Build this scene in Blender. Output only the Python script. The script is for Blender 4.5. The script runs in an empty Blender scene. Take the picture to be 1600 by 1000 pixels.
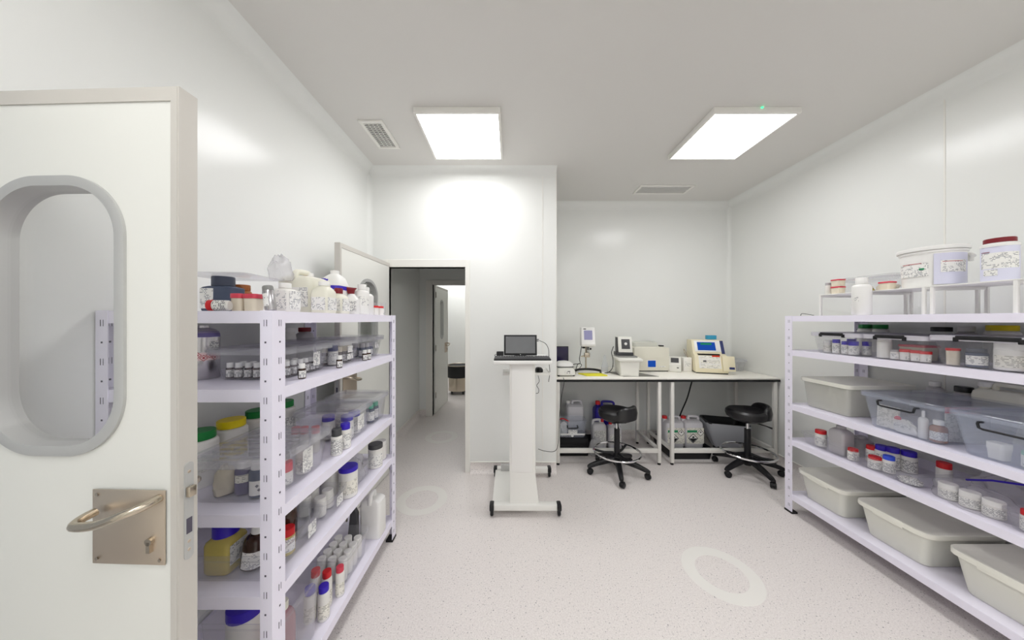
import bpy, bmesh, math, random
from mathutils import Vector, Matrix, Euler
from math import pi, sin, cos, atan2, radians, hypot

sc = bpy.context.scene
COL = sc.collection
R = random.Random(7)

# ------------------------------------------------------------------ camera
F = 460.0                     # focal length in pixels of the 1600 px frame
CX, CY, EYE = 797.0, 500.0, 1.5
cam_d = bpy.data.cameras.new('camera')
cam_d.sensor_width = 36.0
cam_d.lens = 36.0 * F / 1600.0
cam_d.shift_x = (800.0 - CX) / 1600.0
cam_d.clip_start = 0.02
cam = bpy.data.objects.new('camera', cam_d)
cam.location = (0, 0, EYE)
cam.rotation_euler = (pi / 2, 0, 0)
COL.objects.link(cam)
sc.camera = cam

# ------------------------------------------------------------------ world and exposure
w = bpy.data.worlds.new('world'); sc.world = w
w.use_nodes = True
w.node_tree.nodes['Background'].inputs[0].default_value = (0.9, 0.95, 1.0, 1)
w.node_tree.nodes['Background'].inputs[1].default_value = 0.25
sc.view_settings.view_transform = 'Standard'
sc.view_settings.look = 'None'
sc.view_settings.gamma = 1.0
sc.view_settings.use_curve_mapping = False
sc.view_settings.exposure = 0.77
PANEL = 7.6                   # radiance of the LED ceiling panels
sc.cycles.max_bounces = 8
sc.cycles.diffuse_bounces = 5
sc.cycles.glossy_bounces = 3
sc.cycles.transparent_max_bounces = 14
sc.cycles.use_light_tree = False
sc.cycles.caustics_reflective = False
sc.cycles.adaptive_threshold = 0.04

# ------------------------------------------------------------------ materials
def lin(h):
    h = h.lstrip('#')
    c = [int(h[i:i + 2], 16) / 255 for i in (0, 2, 4)]
    return tuple((x / 12.92 if x <= 0.04045 else ((x + 0.055) / 1.055) ** 2.4) for x in c)

MATS = {}
def mat(name, col, rough=0.5, metal=0.0, spec=0.4, bump=0, bscale=80, var=0.0, vscale=6, trans=0.0, ior=1.45):
    m = bpy.data.materials.new(name); m.use_nodes = True
    nt = m.node_tree; b = nt.nodes['Principled BSDF']
    c = lin(col) if isinstance(col, str) else col
    b.inputs['Base Color'].default_value = (*c, 1)
    b.inputs['Roughness'].default_value = rough
    b.inputs['Metallic'].default_value = metal
    b.inputs['Specular IOR Level'].default_value = spec
    if trans:
        b.inputs['Transmission Weight'].default_value = trans
        b.inputs['IOR'].default_value = ior
    if var or bump:
        tc = nt.nodes.new('ShaderNodeTexCoord')
        n = nt.nodes.new('ShaderNodeTexNoise'); n.inputs['Scale'].default_value = vscale
        n.inputs['Detail'].default_value = 3
        nt.links.new(tc.outputs['Object'], n.inputs['Vector'])
        if var:
            mx = nt.nodes.new('ShaderNodeMix'); mx.data_type = 'RGBA'
            mx.inputs[6].default_value = (*[x * (1 - var) for x in c], 1)
            mx.inputs[7].default_value = (*[min(1, x * (1 + var)) for x in c], 1)
            nt.links.new(n.outputs['Fac'], mx.inputs[0]); nt.links.new(mx.outputs[2], b.inputs['Base Color'])
        if bump:
            n2 = nt.nodes.new('ShaderNodeTexNoise'); n2.inputs['Scale'].default_value = bscale
            nt.links.new(tc.outputs['Object'], n2.inputs['Vector'])
            bp = nt.nodes.new('ShaderNodeBump'); bp.inputs['Strength'].default_value = bump
            bp.inputs['Distance'].default_value = 0.002
            nt.links.new(n2.outputs['Fac'], bp.inputs['Height']); nt.links.new(bp.outputs[0], b.inputs['Normal'])
    MATS[name] = m
    return m

def thin(name, col, diff=0.12, gloss=0.10, rough=0.08, dcol=None, tl=0.4):
    """thin clear plastic or glass: mostly see-through, a little milky, with a surface sheen"""
    m = bpy.data.materials.new(name); m.use_nodes = True
    nt = m.node_tree; nt.nodes.clear()
    out = nt.nodes.new('ShaderNodeOutputMaterial')
    tr = nt.nodes.new('ShaderNodeBsdfTransparent'); c = lin(col)
    tr.inputs[0].default_value = (*[1 - (1 - x) * 0.10 for x in c], 1)
    df = nt.nodes.new('ShaderNodeBsdfDiffuse'); df.inputs[0].default_value = (*(lin(dcol) if dcol else c), 1)
    tn = nt.nodes.new('ShaderNodeBsdfTranslucent'); tn.inputs[0].default_value = df.inputs[0].default_value
    md = nt.nodes.new('ShaderNodeMixShader'); md.inputs[0].default_value = tl
    nt.links.new(df.outputs[0], md.inputs[1]); nt.links.new(tn.outputs[0], md.inputs[2])
    m1 = nt.nodes.new('ShaderNodeMixShader'); m1.inputs[0].default_value = diff
    nt.links.new(tr.outputs[0], m1.inputs[1]); nt.links.new(md.outputs[0], m1.inputs[2])
    gl = nt.nodes.new('ShaderNodeBsdfGlossy'); gl.inputs['Roughness'].default_value = rough
    lw = nt.nodes.new('ShaderNodeLayerWeight'); lw.inputs[0].default_value = 0.5
    pw = nt.nodes.new('ShaderNodeMath'); pw.operation = 'POWER'; pw.inputs[1].default_value = 4.0
    nt.links.new(lw.outputs['Facing'], pw.inputs[0])
    mu = nt.nodes.new('ShaderNodeMath'); mu.operation = 'MULTIPLY_ADD'
    mu.inputs[1].default_value = gloss * 4; mu.inputs[2].default_value = 0.035
    mu.use_clamp = True
    nt.links.new(pw.outputs[0], mu.inputs[0])
    m2 = nt.nodes.new('ShaderNodeMixShader')
    nt.links.new(mu.outputs[0], m2.inputs[0])
    nt.links.new(m1.outputs[0], m2.inputs[1]); nt.links.new(gl.outputs[0], m2.inputs[2])
    nt.links.new(m2.outputs[0], out.inputs[0])
    MATS[name] = m
    return m

def emit(name, col, s):
    m = bpy.data.materials.new(name); m.use_nodes = True
    nt = m.node_tree; nt.nodes.clear()
    out = nt.nodes.new('ShaderNodeOutputMaterial'); e = nt.nodes.new('ShaderNodeEmission')
    e.inputs[0].default_value = (*lin(col), 1); e.inputs[1].default_value = s
    nt.links.new(e.outputs[0], out.inputs[0]); MATS[name] = m
    return m

def printed(name, paper, ink='#8c8c92', rows=190, words=520, amount=0.4, rough=0.5):
    """paper label with rows of small print"""
    m = mat(name, paper, rough)
    nt = m.node_tree; b = nt.nodes['Principled BSDF']
    tc = nt.nodes.new('ShaderNodeTexCoord'); sx = nt.nodes.new('ShaderNodeSeparateXYZ')
    nt.links.new(tc.outputs['Object'], sx.inputs[0])
    def math_(op, a, b_, clamp=False):
        n = nt.nodes.new('ShaderNodeMath'); n.operation = op; n.use_clamp = clamp
        for i, v in enumerate((a, b_)):
            if v is None: continue
            if isinstance(v, (int, float)): n.inputs[i].default_value = v
            else: nt.links.new(v, n.inputs[i])
        return n.outputs[0]
    row = math_('GREATER_THAN', math_('FRACT', math_('MULTIPLY', sx.outputs[2], rows), None), 0.45)
    mp = nt.nodes.new('ShaderNodeMapping'); mp.inputs['Scale'].default_value = (words * .45, words * .45, rows)
    nt.links.new(tc.outputs['Object'], mp.inputs[0])
    fl = nt.nodes.new('ShaderNodeVectorMath'); fl.operation = 'FLOOR'
    nt.links.new(mp.outputs[0], fl.inputs[0])
    nz = nt.nodes.new('ShaderNodeTexWhiteNoise'); nz.noise_dimensions = '3D'
    nt.links.new(fl.outputs[0], nz.inputs['Vector'])
    word = math_('GREATER_THAN', nz.outputs['Value'], 0.42)
    bl = nt.nodes.new('ShaderNodeTexNoise'); bl.inputs['Scale'].default_value = 45
    nt.links.new(tc.outputs['Object'], bl.inputs['Vector'])
    blk = math_('GREATER_THAN', bl.outputs['Fac'], 0.6 - amount * 0.3)
    fac = math_('MULTIPLY', math_('MULTIPLY', row, word), blk)
    mx = nt.nodes.new('ShaderNodeMix'); mx.data_type = 'RGBA'
    mx.inputs[6].default_value = (*lin(paper), 1); mx.inputs[7].default_value = (*lin(ink), 1)
    nt.links.new(fac, mx.inputs[0]); nt.links.new(mx.outputs[2], b.inputs['Base Color'])
    return m

mat('wall_paint', '#edeeeb', 0.21, spec=0.3, bump=0.015, bscale=9)
mat('ceiling_paint', '#dedcd8', 0.55, spec=0.25)
mat('trim_white', '#eeece6', 0.4)
mat('door_paint', '#e8e8e2', 0.38, spec=0.35)
mat('aluminium', '#d0ccc5', 0.45, 0.2)
mat('alu_grey', '#bfbfbd', 0.4, 0.25)
mat('steel', '#c4b9a8', 0.24, 1.0, bump=0.05, bscale=220)
mat('steel_plate', '#cdbfae', 0.38, 0.85, bump=0.06, bscale=300)
mat('chrome', '#e8e8ea', 0.08, 1.0)
mat('rack_white', '#f5f1ff', 0.36, spec=0.4)
mat('slot_dark', '#55505e', 0.6)
mat('duct_dark', '#1c1c1c', 0.9)
mat('bench_white', '#faf7ee', 0.35)
mat('bench_frame', '#e6e4de', 0.4)
mat('white_metal', '#eeede8', 0.38)
mat('white_plastic', '#f0efec', 0.35)
mat('white_matte', '#f2f1ee', 0.6)
mat('cream_plastic', '#ece3c4', 0.42)
mat('cream_bottle', '#ebe9da', 0.4)
mat('device_white', '#ebeae2', 0.4)
mat('device_beige', '#e2dfd0', 0.45)
mat('grey_dark', '#4b4b4d', 0.5)
mat('grey_mid', '#8a8a88', 0.5)
mat('grey_mat', '#86847e', 0.8, bump=0.1, bscale=300)
mat('black_plastic', '#17171a', 0.42)
mat('black_leather', '#1b1a1c', 0.34, spec=0.5, bump=0.06, bscale=160)
mat('black_matte', '#131315', 0.75)
mat('rubber', '#1c1b1d', 0.7)
mat('yellow_foam', '#e9e23c', 0.8)
mat('cap_blue', '#3a24b8', 0.38)
mat('cap_lightblue', '#3f5ce0', 0.38)
mat('cap_red', '#d5242a', 0.4)
mat('lid_pinkred', '#d8475a', 0.4)
mat('cap_darkred', '#7d1420', 0.4)
mat('cap_green', '#14803a', 0.4)
mat('cap_mint', '#8fc7b4', 0.4)
mat('cap_teal', '#2f9a7c', 0.4)
mat('cap_yellow', '#efd713', 0.4)
mat('cap_white', '#f2f1ee', 0.4)
mat('cap_slate', '#43495a', 0.45)
mat('body_slate', '#4b556c', 0.45)
mat('body_purple', '#5c557c', 0.35)
mat('body_white', '#edebe6', 0.42)
mat('body_cream', '#e6dcc8', 0.45)
mat('body_grey', '#b9b6b8', 0.5)
mat('body_lilac', '#dcdcee', 0.45)
mat('amber', '#3a2014', 0.12, spec=0.6)
mat('amber_light', '#8a4d20', 0.15, spec=0.6)
mat('yellow_liquid', '#c7b562', 0.25)
mat('pale_liquid', '#eceadb', 0.35)
mat('aluminium_can', '#bdbabd', 0.24, 1.0)
mat('violet_band', '#7d74a8', 0.4, 0.4)
mat('jug_blue', '#2a1f8f', 0.4)
mat('jug_white', '#dedce0', 0.42)
mat('hazard_red', '#b02a38', 0.5)
mat('hazard_pink', '#ecd2d2', 0.5)
mat('ink_black', '#1d1d20', 0.6)
mat('ink_grey', '#77777c', 0.6)
mat('label_green', '#1f8a5a', 0.5)
mat('brown_amber_thing', '#a8622c', 0.3)
mat('overlay_ring', '#edeae5', 0.6)
mat('navy', '#2c3468', 0.45)
mat('cyan_box', '#3aa0c8', 0.45)
mat('orange_red', '#d8361c', 0.45)
mat('paper', '#f3f1ec', 0.7)
mat('clay', '#d9cfb8', 0.7, bump=0.3, bscale=60)
printed('label_print', '#f1f0ec')
printed('label_dense', '#efeeea', rows=230, words=560, amount=0.8, ink='#74747a')
printed('label_yellow', '#e8d21a', ink='#5a5020', rows=70, words=120, amount=0.4)
printed('label_faint', '#efece2', ink='#b0aea4', rows=150, words=420, amount=0.4)
mat('frosted', '#d8d8cc', 0.4, spec=0.4)
thin('clear_plastic', '#f4f5fa', 0.045, 0.12, 0.06)
thin('clear_lid', '#f4f4fa', 0.2, 0.14, 0.15)
thin('bluish_plastic', '#e6edfa', 0.16, 0.10, 0.1, dcol='#e6ecfa')
thin('milky_plastic', '#f4f4ec', 0.6, 0.06, 0.25, dcol='#f3f3ec', tl=0.35)
thin('milky_dense', '#f8f8f0', 0.9, 0.06, 0.3, dcol='#f8f8ee', tl=0.12)
thin('milky_lid', '#f6f5fa', 0.6, 0.1, 0.2, dcol='#f7f5fc', tl=0.3)
mat('lid_milk', '#f4f3e8', 0.4)
thin('bag_film', '#f6f5f8', 0.42, 0.2, 0.22, dcol='#f4f3f6')
thin('glass_pane', '#f2f5f3', 0.015, 0.10, 0.02)
thin('clear_glass', '#eef3f2', 0.05, 0.2, 0.04)
thin('bag_clear', '#f8f7fa', 0.14, 0.2, 0.18)
thin('liner_film', '#f2f3f8', 0.88, 0.2, 0.25, dcol='#e6e8f0')
thin('pinkish', '#e8c8cc', 0.6, 0.1, 0.2, dcol='#dba9b2')
emit('panel_light', '#fdfdfe', PANEL)
emit('screen_blue', '#2456b8', 0.45)
emit('screen_green', '#2f9a6a', 0.4)
emit('screen_lilac', '#a8a6c8', 0.42)
emit('indicator', '#4dffa0', 1.2)
mat('screen_off', '#6f7072', 0.16, spec=0.6, var=0.25, vscale=4)
mat('screen_dark', '#1d1140', 0.12, spec=0.6, var=0.4, vscale=5)

def floor_mat():
    m = mat('vinyl_floor', '#d6cfcb', 0.42, spec=0.35)
    nt = m.node_tree; b = nt.nodes['Principled BSDF']
    tc = nt.nodes.new('ShaderNodeTexCoord')
    def ramp(src, p0, p1, c0, c1):
        r = nt.nodes.new('ShaderNodeValToRGB'); e = r.color_ramp.elements
        e[0].position, e[1].position = p0, p1
        e[0].color, e[1].color = (*c0, 1), (*c1, 1)
        nt.links.new(src, r.inputs[0]); return r.outputs[0]
    def noise(s, d=2):
        n = nt.nodes.new('ShaderNodeTexNoise'); n.inputs['Scale'].default_value = s; n.inputs['Detail'].default_value = d
        nt.links.new(tc.outputs['Object'], n.inputs['Vector']); return n.outputs['Fac']
    def mix(f, a, c2):
        x = nt.nodes.new('ShaderNodeMix'); x.data_type = 'RGBA'
        nt.links.new(f, x.inputs[0])
        if isinstance(a, tuple): x.inputs[6].default_value = (*a, 1)
        else: nt.links.new(a, x.inputs[6])
        x.inputs[7].default_value = (*c2, 1)
        return x.outputs[2]
    base = ramp(noise(150), 0.35, 0.65, lin('#e0d9d6'), lin('#efe9e6'))
    W, K = (1, 1, 1), (0, 0, 0)
    c = mix(ramp(noise(115), 0.655, 0.69, K, W), base, lin('#a09a9a'))
    c = mix(ramp(noise(135), 0.68, 0.72, K, W), c, lin('#f6f2ea'))
    c = mix(ramp(noise(97), 0.70, 0.73, K, W), c, lin('#5c5a60'))
    nt.links.new(c, b.inputs['Base Color'])
floor_mat()

# ------------------------------------------------------------------ mesh helpers
class G:
    """collects geometry for ONE mesh"""
    def __init__(s): s.v = []; s.f = []
    def add(s, vs, fs):
        o = len(s.v); s.v += [tuple(p) for p in vs]; s.f += [tuple(i + o for i in f) for f in fs]; return s
    def box(s, x0, x1, y0, y1, z0, z1):
        return s.add([(x0, y0, z0), (x1, y0, z0), (x1, y1, z0), (x0, y1, z0), (x0, y0, z1), (x1, y0, z1), (x1, y1, z1), (x0, y1, z1)],
                     [(0, 3, 2, 1), (4, 5, 6, 7), (0, 1, 5, 4), (1, 2, 6, 5), (2, 3, 7, 6), (3, 0, 4, 7)])
    def loft(s, rings, cap0=True, cap1=True, loop=False):
        n = len(rings[0]); o = []
        vs = [p for r in rings for p in r]; fs = []
        m = len(rings)
        for k in range(m if loop else m - 1):
            a, b = k * n, ((k + 1) % m) * n
            for i in range(n):
                j = (i + 1) % n
                fs.append((a + i, a + j, b + j, b + i))
        if cap0 and not loop: fs.append(tuple(range(n - 1, -1, -1)))
        if cap1 and not loop: fs.append(tuple(range((m - 1) * n, m * n)))
        return s.add(vs, fs)
    def lathe(s, prof, n=24, c=(0, 0, 0), axis='z'):
        rings = []
        for r, z in prof:
            r = max(r, 1e-4); ring = []
            for i in range(n):
                a = 2 * pi * i / n
                p = (r * cos(a), r * sin(a), z)
                if axis == 'y': p = (p[0], p[2], p[1])
                if axis == 'x': p = (p[2], p[0], p[1])
                ring.append((p[0] + c[0], p[1] + c[1], p[2] + c[2]))
            rings.append(ring)
        return s.loft(rings)
    def tube(s, pts, r, n=8, closed=False):
        P = [Vector(p) for p in pts]; m = len(P)
        T = []
        for i in range(m):
            a = P[(i - 1) % m] if (closed or i > 0) else P[i]
            b = P[(i + 1) % m] if (closed or i < m - 1) else P[i]
            T.append((b - a).normalized())
        u = T[0].orthogonal().normalized(); rings = []
        for i in range(m):
            u = (u - T[i] * u.dot(T[i]))
            u = u.normalized() if u.length > 1e-6 else T[i].orthogonal().normalized()
            v = T[i].cross(u)
            rr = r[i] if isinstance(r, (list, tuple)) else r
            rings.append([tuple(P[i] + (u * cos(2 * pi * k / n) + v * sin(2 * pi * k / n)) * rr) for k in range(n)])
        return s.loft(rings, loop=closed)
    def prism(s, poly, plane, a, b):
        def q(p, t):
            return {'xy': (p[0], p[1], t), 'xz': (p[0], t, p[1]), 'yz': (t, p[0], p[1])}[plane]
        return s.loft([[q(p, a) for p in poly], [q(p, b) for p in poly]])
    def arc(s, r, z0, z1, a0, a1, n=10):
        vs = []; fs = []
        for i in range(n + 1):
            a = a0 + (a1 - a0) * i / n
            vs += [(r * cos(a), r * sin(a), z0), (r * cos(a), r * sin(a), z1)]
        for i in range(n): fs.append((2 * i, 2 * i + 2, 2 * i + 3, 2 * i + 1))
        return s.add(vs, fs)

def rr(w, d, r, z, cx=0, cy=0, seg=4):
    """rounded rectangle ring"""
    r = min(r, w / 2 - 1e-4, d / 2 - 1e-4); out = []
    for qx, qy, a0 in ((1, 1, 0), (-1, 1, pi / 2), (-1, -1, pi), (1, -1, 3 * pi / 2)):
        for i in range(seg + 1):
            a = a0 + (pi / 2) * i / seg
            out.append((cx + qx * (w / 2 - r) + r * cos(a), cy + qy * (d / 2 - r) + r * sin(a), z))
    return out

def spline(pts, n=6):
    """smooth path through points (Catmull-Rom)"""
    P = [Vector(p) for p in pts]; P = [P[0] * 2 - P[1]] + P + [P[-1] * 2 - P[-2]]; out = []
    for i in range(1, len(P) - 2):
        for k in range(n):
            t = k / n
            out.append(tuple(0.5 * ((2 * P[i]) + (P[i + 1] - P[i - 1]) * t + (2 * P[i - 1] - 5 * P[i] + 4 * P[i + 1] - P[i + 2]) * t * t
                                    + (3 * P[i] - P[i - 1] - 3 * P[i + 1] + P[i + 2]) * t ** 3)))
    out.append(tuple(P[-2])); return out

def ob(name, g, m, parent=None, bevel=0, smooth=True, loc=None, rot=None, seg=2):
    me = bpy.data.meshes.new(name)
    bm = bmesh.new()
    vs = [bm.verts.new(p) for p in g.v]
    for f in g.f:
        try: bm.faces.new([vs[i] for i in f])
        except ValueError: pass
    bmesh.ops.recalc_face_normals(bm, faces=bm.faces)
    if bevel:
        es = [e for e in bm.edges if len(e.link_faces) == 2 and e.calc_face_angle(0) > 0.5]
        bmesh.ops.bevel(bm, geom=es, offset=bevel, segments=seg, profile=0.5, affect='EDGES', clamp_overlap=True)
    bm.to_mesh(me); bm.free()
    if smooth:
        for p in me.polygons: p.use_smooth = True
        me.set_sharp_from_angle(angle=radians(35))
    me.materials.append(MATS[m] if isinstance(m, str) else m)
    o = bpy.data.objects.new(name, me); COL.objects.link(o)
    if parent: o.parent = parent
    if loc: o.location = loc
    if rot: o.rotation_euler = rot
    return o

def tag(o, label, cat, group=None, kind=None):
    o['label'] = label; o['category'] = cat
    if group: o['group'] = group
    if kind: o['kind'] = kind
    return o

def thing(name, label, cat, loc=(0, 0, 0), rz=0, group=None, kind=None, rot=None):
    o = bpy.data.objects.new(name, None); COL.objects.link(o)
    o.empty_display_size = 0.05
    o.location = loc; o.rotation_euler = rot if rot else (0, 0, rz)
    return tag(o, label, cat, group, kind)

def copy_thing(src, loc, rz=None, label=None, group=None):
    def cp(o, par):
        c = o.copy(); COL.objects.link(c)
        if par: c.parent = par
        for ch in list(o.children): cp(ch, c)
        return c
    c = cp(src, None); c.location = loc
    if rz is not None: c.rotation_euler = (0, 0, rz)
    if label: c['label'] = label
    if group: c['group'] = group
    return c

def on(px, py, z):
    """point of the horizontal plane z that the photograph shows at (px, py)"""
    Y = F * (EYE - z) / (py - CY); return ((px - CX) * Y / F, Y)
def yx(px, X):
    """distance at which the vertical plane X shows at column px"""
    return F * X / (px - CX)

# ------------------------------------------------------------------ the room
XL, XR, YW, YN, YB, H = -1.39, 2.79, 2.90, 3.74, -1.7, 2.98
XC = 0.454                      # corner of the projecting wall
WT = 0.08
DX0, DX1, DZ = -1.205, -0.441, 2.02   # doorway in the projecting wall

def struct(name, g, m, label, cat, bevel=0, smooth=False):
    return tag(ob(name, g, m, None, bevel, smooth), label, cat, kind='structure')

struct('floor', G().box(-3.2, 3.2, -2.0, 8.2, -0.08, 0), 'vinyl_floor', 'pale speckled vinyl floor of the laboratory', 'floor')
struct('ceiling', G().box(-1.6, 3.0, -1.9, YN + WT, H, H + 0.08), 'ceiling_paint', 'plain white ceiling with two light panels', 'ceiling')
struct('wall_left', G().box(XL - WT, XL, 0.70, YW, 0, H).box(XL - WT, XL, YB, 0.70, 2.12, H).box(XL - WT, XL, YB, 0.05, 0, 2.12),
       'wall_paint', 'glossy white panel wall behind the left rack', 'wall')
struct('wall_right', G().box(XR, XR + WT, YB, YN + WT, 0, H), 'wall_paint', 'glossy white panel wall behind the right rack', 'wall')
struct('wall_back', G().box(XC, XR, YN, YN + WT, 0, H), 'wall_paint', 'white wall of the alcove above the benches', 'wall')
struct('wall_front', G().box(XL - WT, XR + WT, YB - WT, YB, 0, H), 'wall_paint', 'white wall behind the viewer', 'wall')
struct('wall_centre', G().box(XL - WT, DX0, YW, YW + WT, 0, H).box(DX1, XC, YW, YW + WT, 0, H).box(DX0, DX1, YW, YW + WT, DZ, H)
       .box(XC - WT, XC, YW + WT, YN + WT, 0, H), 'wall_paint', 'projecting white wall with the open doorway, behind the computer cart', 'wall')

# skirting: floor vinyl turned up the wall with a white bead on top
def skirting(name, runs, label):
    g = G(); b = G()
    for (x0, y0, x1, y1, nx, ny) in runs:
        rings = []
        prof = [(0.0, 0.0), (0.05, 0.0), (0.032, 0.006), (0.018, 0.016), (0.008, 0.032), (0.004, 0.05), (0.004, 0.098), (0.0, 0.098)]
        def ring(x, y): return [(x + nx * d, y + ny * d, z + 0.001) for d, z in prof]
        g.loft([ring(x0, y0), ring(x1, y1)])
        def rb(x, y): return [(x + nx * d, y + ny * d, z) for d, z in ((0, .098), (.008, .098), (.008, .106), (0, .108))]
        b.loft([rb(x0, y0), rb(x1, y1)])
    o = struct(name, g, 'vinyl_floor', label, 'baseboard', smooth=True)
    ob('bead', b, 'trim_white', o)
skirting('baseboard_centre', [(DX1 + 0.05, YW, XC, YW, 0, -1), (XL, YW, DX0 - 0.05, YW, 0, -1)], 'coved vinyl skirting along the wall behind the cart')
skirting('baseboard_back', [(XC, YN, XR, YN, 0, -1)], 'coved vinyl skirting under the benches')
skirting('baseboard_right', [(XR, YB, XR, YN, -1, 0)], 'coved vinyl skirting behind the right rack')
skirting('baseboard_left', [(XL, 0.78, XL, YW, 1, 0)], 'coved vinyl skirting behind the left rack')

# concave coving between ceiling and walls, and in the vertical corners
def coving(name, runs, label, r=0.085):
    g = G()
    for (x0, y0, x1, y1, nx, ny) in runs:
        def ring(x, y):
            a = [(x + nx * (r - r * cos(t)), y + ny * (r - r * cos(t)), H - r + r * sin(t)) for t in [pi / 2 * i / 6 for i in range(7)]]
            return a + [(x, y, H)]
        g.loft([ring(x0, y0), ring(x1, y1)])
    struct(name, g, 'wall_paint', label, 'coving', smooth=True)
coving('trim_1', [(XL, YB, XL, YW, 1, 0)], 'curved white coving along the left wall top')
coving('trim_2', [(XL, YW, XC, YW, 0, -1)], 'curved white coving above the doorway wall')
coving('trim_3', [(XC, YN, XR, YN, 0, -1)], 'curved white coving above the alcove wall')
coving('trim_4', [(XR, YB, XR, YN, -1, 0)], 'curved white coving along the right wall top')
def corner(name, x, y, nx, ny, label, r=0.04):
    pts = [(x, y)] + [(x + nx * (r - r * sin(t)), y + ny * (r - r * cos(t))) for t in [pi / 2 * i / 6 for i in range(7)]]
    struct(name, G().prism(pts, 'xy', 0.1, H - 0.04), 'wall_paint', label, 'coving', smooth=True)
corner('trim_5', XL, YW, 1, -1, 'curved corner strip left of the doorway')
corner('trim_6', XR, YN, -1, -1, 'curved corner strip right of the benches')
# panel joints, corner profile
struct('trim_7', G().box(0.318, 0.324, YW - 0.003, YW, 0.11, H - 0.05), 'trim_white', 'thin vertical joint strip on the wall right of the cart', 'joint strip')
struct('trim_8', G().box(XR - 0.003, XR, 1.885, 1.893, 0.11, H - 0.05), 'trim_white', 'thin vertical joint strip on the right wall', 'joint strip')
struct('trim_9', G().box(XC - 0.002, XC + 0.004, YW - 0.004, YW + 0.02, 0.1, H - 0.04), 'trim_white', 'corner bead at the edge of the projecting wall', 'corner bead')

# doorway frame
g = G()
for (a, b) in ((DX0 - 0.045, DX0), (DX1, DX1 + 0.045)):
    g.box(a, b, YW - 0.012, YW + WT + 0.01, 0, DZ + 0.075)
g.box(DX0, DX1, YW - 0.012, YW + WT + 0.01, DZ, DZ + 0.075)
struct('trim_10', g, 'trim_white', 'white metal frame around the far doorway', 'door frame', bevel=0.003)

# corridor and the lit room beyond
YE, XK = 4.60, -1.42
struct('wall_corridor_left', G().box(XK - WT, XK, YW + WT, YE, 0, H), 'wall_paint', 'grey shaded wall of the corridor beyond the doorway', 'wall')
struct('wall_corridor_right', G().box(-0.1, 0.0, YW + WT, YE, 0, H), 'wall_paint', 'right wall of the corridor beyond the doorway', 'wall')
EX0, EX1 = -1.21, -0.42
struct('wall_corridor_end', G().box(XK - WT, EX0, YE, YE + WT, 0, H).box(EX1, 0.0, YE, YE + WT, 0, H).box(EX0, EX1, YE, YE + WT, 2.05, H),
       'wall_paint', 'end wall of the corridor with a second doorway', 'wall')
struct('ceiling_corridor', G().box(-1.6, 0.0, YW + WT, YE + WT, H, H + 0.08), 'ceiling_paint', 'dim ceiling of the corridor', 'ceiling')
g = G()
for (a, b) in ((EX0 - 0.10, EX0), (EX1, EX1 + 0.10)):
    g.box(a, b, YE - 0.015, YE + WT + 0.01, 0, 2.12)
g.box(EX0, EX1, YE - 0.015, YE + WT + 0.01, 2.05, 2.12)
struct('trim_11', g, 'trim_white', 'white frame of the second doorway at the corridor end', 'door frame', bevel=0.003)
skirting('baseboard_corridor', [(XK, YW + WT, XK, YE, 1, 0), (XK, YE, EX0 - 0.1, YE, 0, -1)], 'coved skirting of the corridor')
struct('wall_far_room', G().box(-1.9, -1.82, YE + WT, 7.6, 0, H).box(0.9, 0.98, YE + WT, 7.6, 0, H).box(-1.9, 0.98, 7.6, 7.68, 0, H).box(-1.9, XK, YE, YE + WT, 0, H).box(0, 0.98, YE, YE + WT, 0, H),
       'wall_paint', 'bright white walls of the far room', 'wall')
struct('ceiling_far_room', G().box(-1.9, 0.98, YE + WT, 7.68, H, H + 0.08), 'ceiling_paint', 'ceiling of the far room', 'ceiling')
g = G().box(-1.06, -1.0, 7.3, 7.6, 0, 2.15).box(-0.62, -0.56, 7.3, 7.6, 0, 2.15).box(-1.0, -0.62, 7.3, 7.6, 2.09, 2.15).box(-0.80, -0.76, 7.4, 7.6, 0, 2.09)
struct('trim_12', g, 'trim_white', 'white glazed partition frame in the far room', 'door frame', bevel=0.004)

# ------------------------------------------------------------------ ceiling panels and vents
def light_panel(cx, cy, label, indicator=False, cz=H, s=0.285):
    t = thing('ceiling_light', label, 'light', (cx, cy, cz), group='square LED ceiling panels')
    f = G(); o = s + 0.018
    f.box(-o, o, -o, -s, -0.042, 0).box(-o, o, s, o, -0.042, 0).box(-o, -s, -s, s, -0.042, 0).box(s, o, -s, s, -0.042, 0)
    ob('frame', f, 'trim_white', t, 0.002)
    ob('diffuser', G().box(-s, s, -s, s, -0.040, -0.02), 'panel_light', t, smooth=False)
    if indicator:
        ob('indicator', G().box(0.02, 0.034, -o - 0.006, -o, -0.012, -0.004), 'indicator', t)
    return t
light_panel(-0.37, 2.345, 'square lit ceiling panel in front of the doorway wall')
light_panel(1.72, 2.345, 'square lit ceiling panel towards the right wall', True)
light_panel(-0.37, -0.05, 'added unseen fill panel just behind the viewer on the left')  # pair out of view, added to brighten the near part of the room
light_panel(1.72, -0.05, 'added unseen fill panel just behind the viewer on the right')
light_panel(-0.37, -1.15, 'added unseen fill panel at the rear wall on the left')  # extra unseen row, added to light door face and bench fronts
light_panel(1.72, -1.15, 'added unseen fill panel at the rear wall on the right')
light_panel(-1.45, 5.9, 'added unseen fill panel in the far room, nearer one')  # second panel added out of view to strengthen the far room light
light_panel(-1.3, 7.1, 'square lit ceiling panel in the far room, farther one')

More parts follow.
